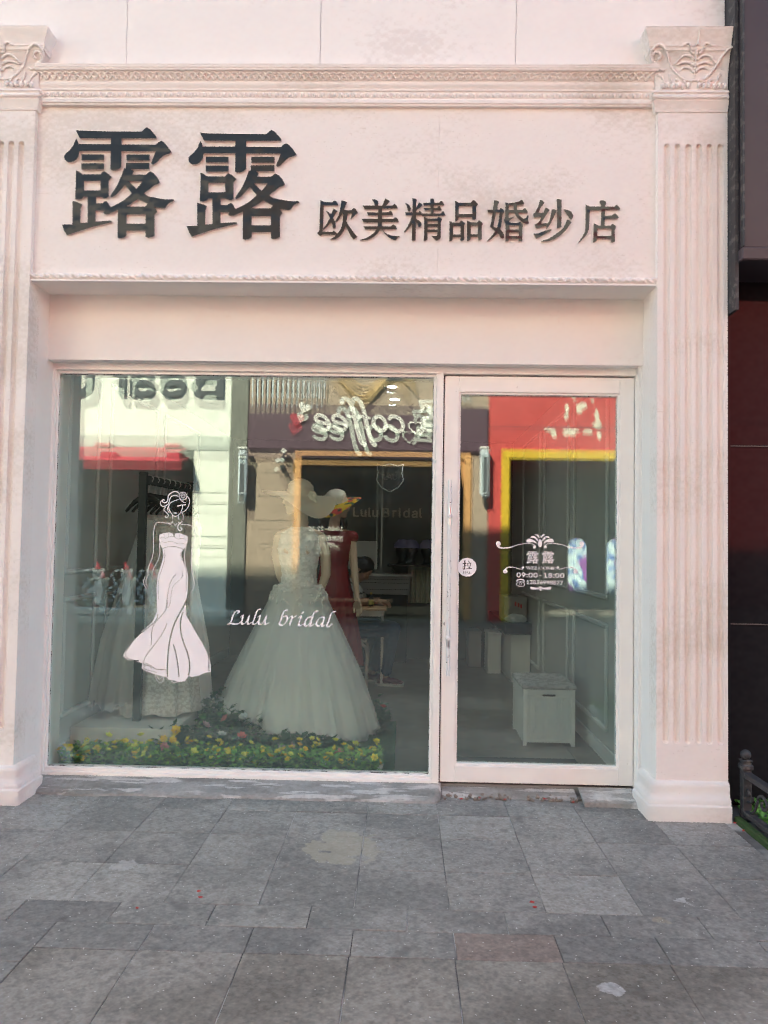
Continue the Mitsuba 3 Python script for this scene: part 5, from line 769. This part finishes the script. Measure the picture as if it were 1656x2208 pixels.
def pl(P, w): return LineString(spline(np.array(P, float), 8)).buffer(w / 2)
ee = [(-.13, .13), (.05, .16), (.13, .22), (.08, .30), (-.04, .28), (-.13, .16), (-.10, .03), (0, 0), (.12, .06)]
ff = [(.24, .58), (.17, .66), (.08, .60), (.0, .20), (-.06, -.22), (-.12, -.30)]
wo = [affinity.translate(pl([(.13, .25), (.06, .30), (-.06, .26), (-.13, .13), (-.08, .01), (.04, .0), (.14, .07)], .085), .15, 0), affinity.translate(pl([(0, 0), (-.12, .1), (-.06, .27), (.06, .28), (.13, .15), (.06, .01), (0, 0)], .085), .50, 0)] + \
    [affinity.translate(unary_union([pl(ff, .095), LineString([(-.07, .26), (.14, .30)]).buffer(.032)]), x, 0) for x in (.78, 1.0)] + [affinity.translate(pl(ee, .08), x, 0) for x in (1.34, 1.70)]
for g in wo: add(CF + '__letter', opp(extr(affinity.skew(g, xs=8, origin=(0, 0)), .03), -.02, YO + .13, 3.90), 'sign_white')
mi_ = [[(-.02, .72), (.02, .64)], [(-.33, .50), (-.30, .60), (.33, .60), (.30, .50)], [(-.22, .50), (-.26, .38)], [(-.12, .48), (-.10, .36), (.08, .33), (.16, .42)], [(0, .54), (.04, .46)], [(.22, .52), (-.16, .32)], [(.26, .48), (.30, .40)], [(-.24, .26), (-.22, .10), (.22, .10), (.24, .26), (-.24, .26)], [(0, .32), (0, -.02)], [(-.32, -.04), (.30, 0)], [(.22, .04), (.32, -.08)]]
add(CF + '__character', opp(extr(unary_union([LineString(q).buffer(.036) for q in mi_]), .03), .62, YO + .13, 3.92), 'sign_white')
hp = lambda s: Polygon([(s * 16 * math.sin(t) ** 3 / 17, s * (13 * math.cos(t) - 5 * math.cos(2 * t) - 2 * math.cos(3 * t) - math.cos(4 * t)) / 17) for t in np.linspace(0, 6.28, 40)]).buffer(0)
add(CF + '__heart', opp(extr(hp(.17).difference(hp(.125)), .03), .20, YO + .13, 3.98), 'sign_white', label='white heart outline in the coffee sign')
add(CF + '__heart', opp(extr(affinity.rotate(hp(.165), 12), .03), -2.28, YO + .13, 4.12), 'heart_red', label='red heart on the purple fascia'); add(CF + '__heart', opp(extr(affinity.rotate(hp(.14), 20), .03), -2.13, YO + .13, 4.36), 'sign_white', label='white heart on the purple fascia')
hrs = thing('hours_sticker', 'white opening hours and drink symbols on the coffee shop glass', 'sticker')
m = meshkit.text_mesh('10:00-22:30', .085, .004, True); add(hrs + '__text', opp(m, -1.27, YO - .01, 1.80), 'sign_white')
sy_ = []
for i in range(4): c = .06 + i * .125; sy_ += [sbox(c - .052, 1.5 - .055, c + .052, 1.5 + .055).difference(sbox(c - .045, 1.5 - .048, c + .045, 1.5 + .048)), Polygon([(c - .03, 1.53), (c + .03, 1.53), (c + .005, 1.49), (c + .005, 1.47), (c + .02, 1.465), (c - .02, 1.465), (c - .005, 1.47), (c - .005, 1.49)])]
add(hrs + '__symbols', opp(extr(unary_union(sy_), .004), -1.27, YO - .01, .14), 'sign_white'); m = meshkit.text_mesh('FREE WIFI', .05, .004, True); add(hrs + '__text', opp(m, -1.45, YO - .01, 1.50), 'sign_white')

rl = thing('balcony_railing', 'white turned balusters of a balcony above the coffee sign, left part', 'railing')
for i in range(15): x = -3.22 + i * .108; add(rl + '__baluster', lathe([(.012, 4.56), (.02, 4.58), (.012, 4.62), (.014, 4.80), (.034, 4.84), (.014, 4.88), (.016, 5.15), (.030, 5.2), (.014, 5.24), (.013, 5.6)], 8, x, YO + .12), 'lamp_case', smooth=True)
add(rl + '__rail', box(-3.28, -1.66, YO + .08, YO + .16, 5.6, 5.66, .01), 'lamp_case')
rl = thing('balcony_railing', 'short run of white balusters above the coffee sign, right part', 'railing')
for i in range(6): x = .75 + i * .108; add(rl + '__baluster', lathe([(.012, 4.56), (.02, 4.58), (.012, 4.62), (.014, 4.80), (.034, 4.84), (.014, 4.88), (.016, 5.15), (.013, 5.6)], 8, x, YO + .12), 'lamp_case', smooth=True)
add(rl + '__rail', box(.72, 1.33, YO + .08, YO + .16, 5.6, 5.66, .01), 'lamp_case')
k = thing('wall_ornament', 'bronze wave ornament above the coffee sign', 'ornament')
for i in range(5): P = [(-1.55 + .17 * t + .02 * i, YO + .06 + .012 * i, 5.05 - .06 * i + .26 * math.cos(t * .78 + .15 * i) * (.8 + .05 * i)) for t in np.linspace(0, 10, 40)]; add(k + '__strand', tube(P, .026 - .002 * i, 8), 'bronze', smooth=True)
lamps = [(-3.36, 2.98, 'lamp_case', 'tall pale wall lantern left of the coffee shop'), (1.62, 3.05, 'lamp_case', 'tall pale wall lantern between the coffee shop and the red shop')]
for x, z, m, lb in lamps:
    k = thing('wall_lantern', lb, 'lantern'); add(k + '__case', box(x - .085, x + .085, YO + .16, YO + .36, z - .48, z + .46, .03), m); add(k + '__cap', box(x - .10, x + .10, YO + .14, YO + .38, z + .462, z + .52, .02), 'sign_white'); add(k + '__panel', box(x - .05, x + .05, YO + .358, YO + .365, z - .42, z + .36), 'lamp_dark'); add(k + '__bracket', box(x - .03, x + .03, YO + .05, YO + .16, z - .1, z + .1), 'lamp_dark')
k = thing('security_camera', 'small white security camera on the coffee shop wall', 'camera')
q = box(-.05, .05, -.16, .16, -.045, .045, .012); q.apply_transform(trimesh.transformations.rotation_matrix(.6, (0, 1, 0))); q.apply_translation((-2.50, YO + .25, 3.42)); add(k + '__body', q, 'sign_white'); add(k + '__mount', [tube([(-2.55, YO, 3.3), (-2.55, YO + .2, 3.32), (-2.5, YO + .24, 3.4)], .02, 8), ball(-2.55, YO + .03, 3.3, .06, .04, .06)], 'lamp_dark', smooth=True)
q = box(-.05, .05, -.16, .16, -.045, .045, .012); q.apply_transform(trimesh.transformations.rotation_matrix(-.5, (0, 1, 0))); q.apply_translation((-2.62, YO + .25, 3.22)); add(k + '__spotlight', q, 'sign_white')
k = thing('street_bench', 'pale wooden bench outside the coffee shop across the street', 'bench'); add(k + '__seat', [box(-2.2, -.2, YO + .7 + .13 * i, YO + .82 + .13 * i, .40, .44, .006) for i in range(3)], 'plank'); add(k + '__leg', [box(-2.0, -1.9, YO + .72, YO + 1.05, 0, .40)], 'opp_grey'); add(k + '__leg', [box(-.5, -.4, YO + .72, YO + 1.05, 0, .40)], 'opp_grey')
RS = thing('red_shop', 'red painted shop across the street with a yellow door frame', 'building')
add(RS + '__wall', [box(1.73, 14, YO - 8, YO + .04, 3.56, 6.6), box(1.73, 2.0, YO - 8, YO + .04, 0, 3.56), box(6.0, 14, YO - 8, YO + .04, 0, 3.56)], 'opp_red')
add(RS + '__added_upper_wall', box(1.73, 14, YO - 8, YO + .02, 6.601, 9.6), 'opp_white', label='unseen pale upper storey added to weaken the red bounce light')  # added out of view, pale to cut the pink bounce from the red wall
add(RS + '__seam', box(1.72, 12, YO, YO + .046, 4.02, 4.045), 'opp_purple')
add(RS + '__door_frame', [box(2.0, 6.0, YO - .2, YO + .09, 3.38, 3.562, .006), box(1.995, 2.16, YO - .2, YO + .09, 0, 3.38, .006), box(5.84, 6.0, YO - .2, YO + .09, 0, 3.38, .006)], 'opp_yellow')
add(RS + '__room', box(2.0, 6.0, YO - 7, YO - 6.8, 0, 3.56), 'opp_room')
r_ = np.random.RandomState(3)
for (cx, cz, sx_, sz) in [(3.35, 4.45, .05, .10), (3.33, 4.28, .05, .09), (3.66, 4.50, .11, .09), (3.60, 4.42, .07, .07), (3.98, 4.30, .06, .16), (3.98, 4.12, .09, .09), (3.0, 4.0, .13, .06), (3.08, 3.90, .06, .10), (3.42, 4.0, .18, .06), (3.40, 3.92, .14, .05), (3.78, 3.96, .13, .05), (4.03, 3.90, .05, .10), (3.88, 4.62, .05, .03), (3.5, 4.65, .05, .03)]:
    P = [(cx + sx_ * (.55 + .75 * r_.rand()) * math.cos(t), cz + sz * (.55 + .75 * r_.rand()) * math.sin(t)) for t in np.linspace(0, 6.28, 15)[:-1]]
    add(RS + '__peeled_patch', opp(extr(Polygon([(-a, b) for a, b in P]).buffer(0), .004), 0, YO + .0385, 0), 'opp_peel')
for i, (x, m) in enumerate(((3.86, 0), (4.72, 1))):
    k = thing('floral_board', ['round-topped board in blue floral cloth inside the red shop, nearer the middle', 'round-topped board in blue floral cloth inside the red shop, farther right'][i], 'board'); g = unary_union([sbox(-.2, .56, .2, 1.55), Point(0, 1.55).buffer(.2)])
    add(k + '__cover', opp(extr(g, .05), x, YO - 1.32, 0), 'floral_print'); add(k + '__stand', [box(x - .03, x + .03, YO - 1.31, YO - 1.27, 0, .62), box(x - .2, x + .2, YO - 1.5, YO - 1.1, 0, .03)], 'lamp_dark')
for k in list(labels):
    if k in ('street', 'pavement', 'shop_floor', 'kerb'): labels[k]['kind'] = 'structure'
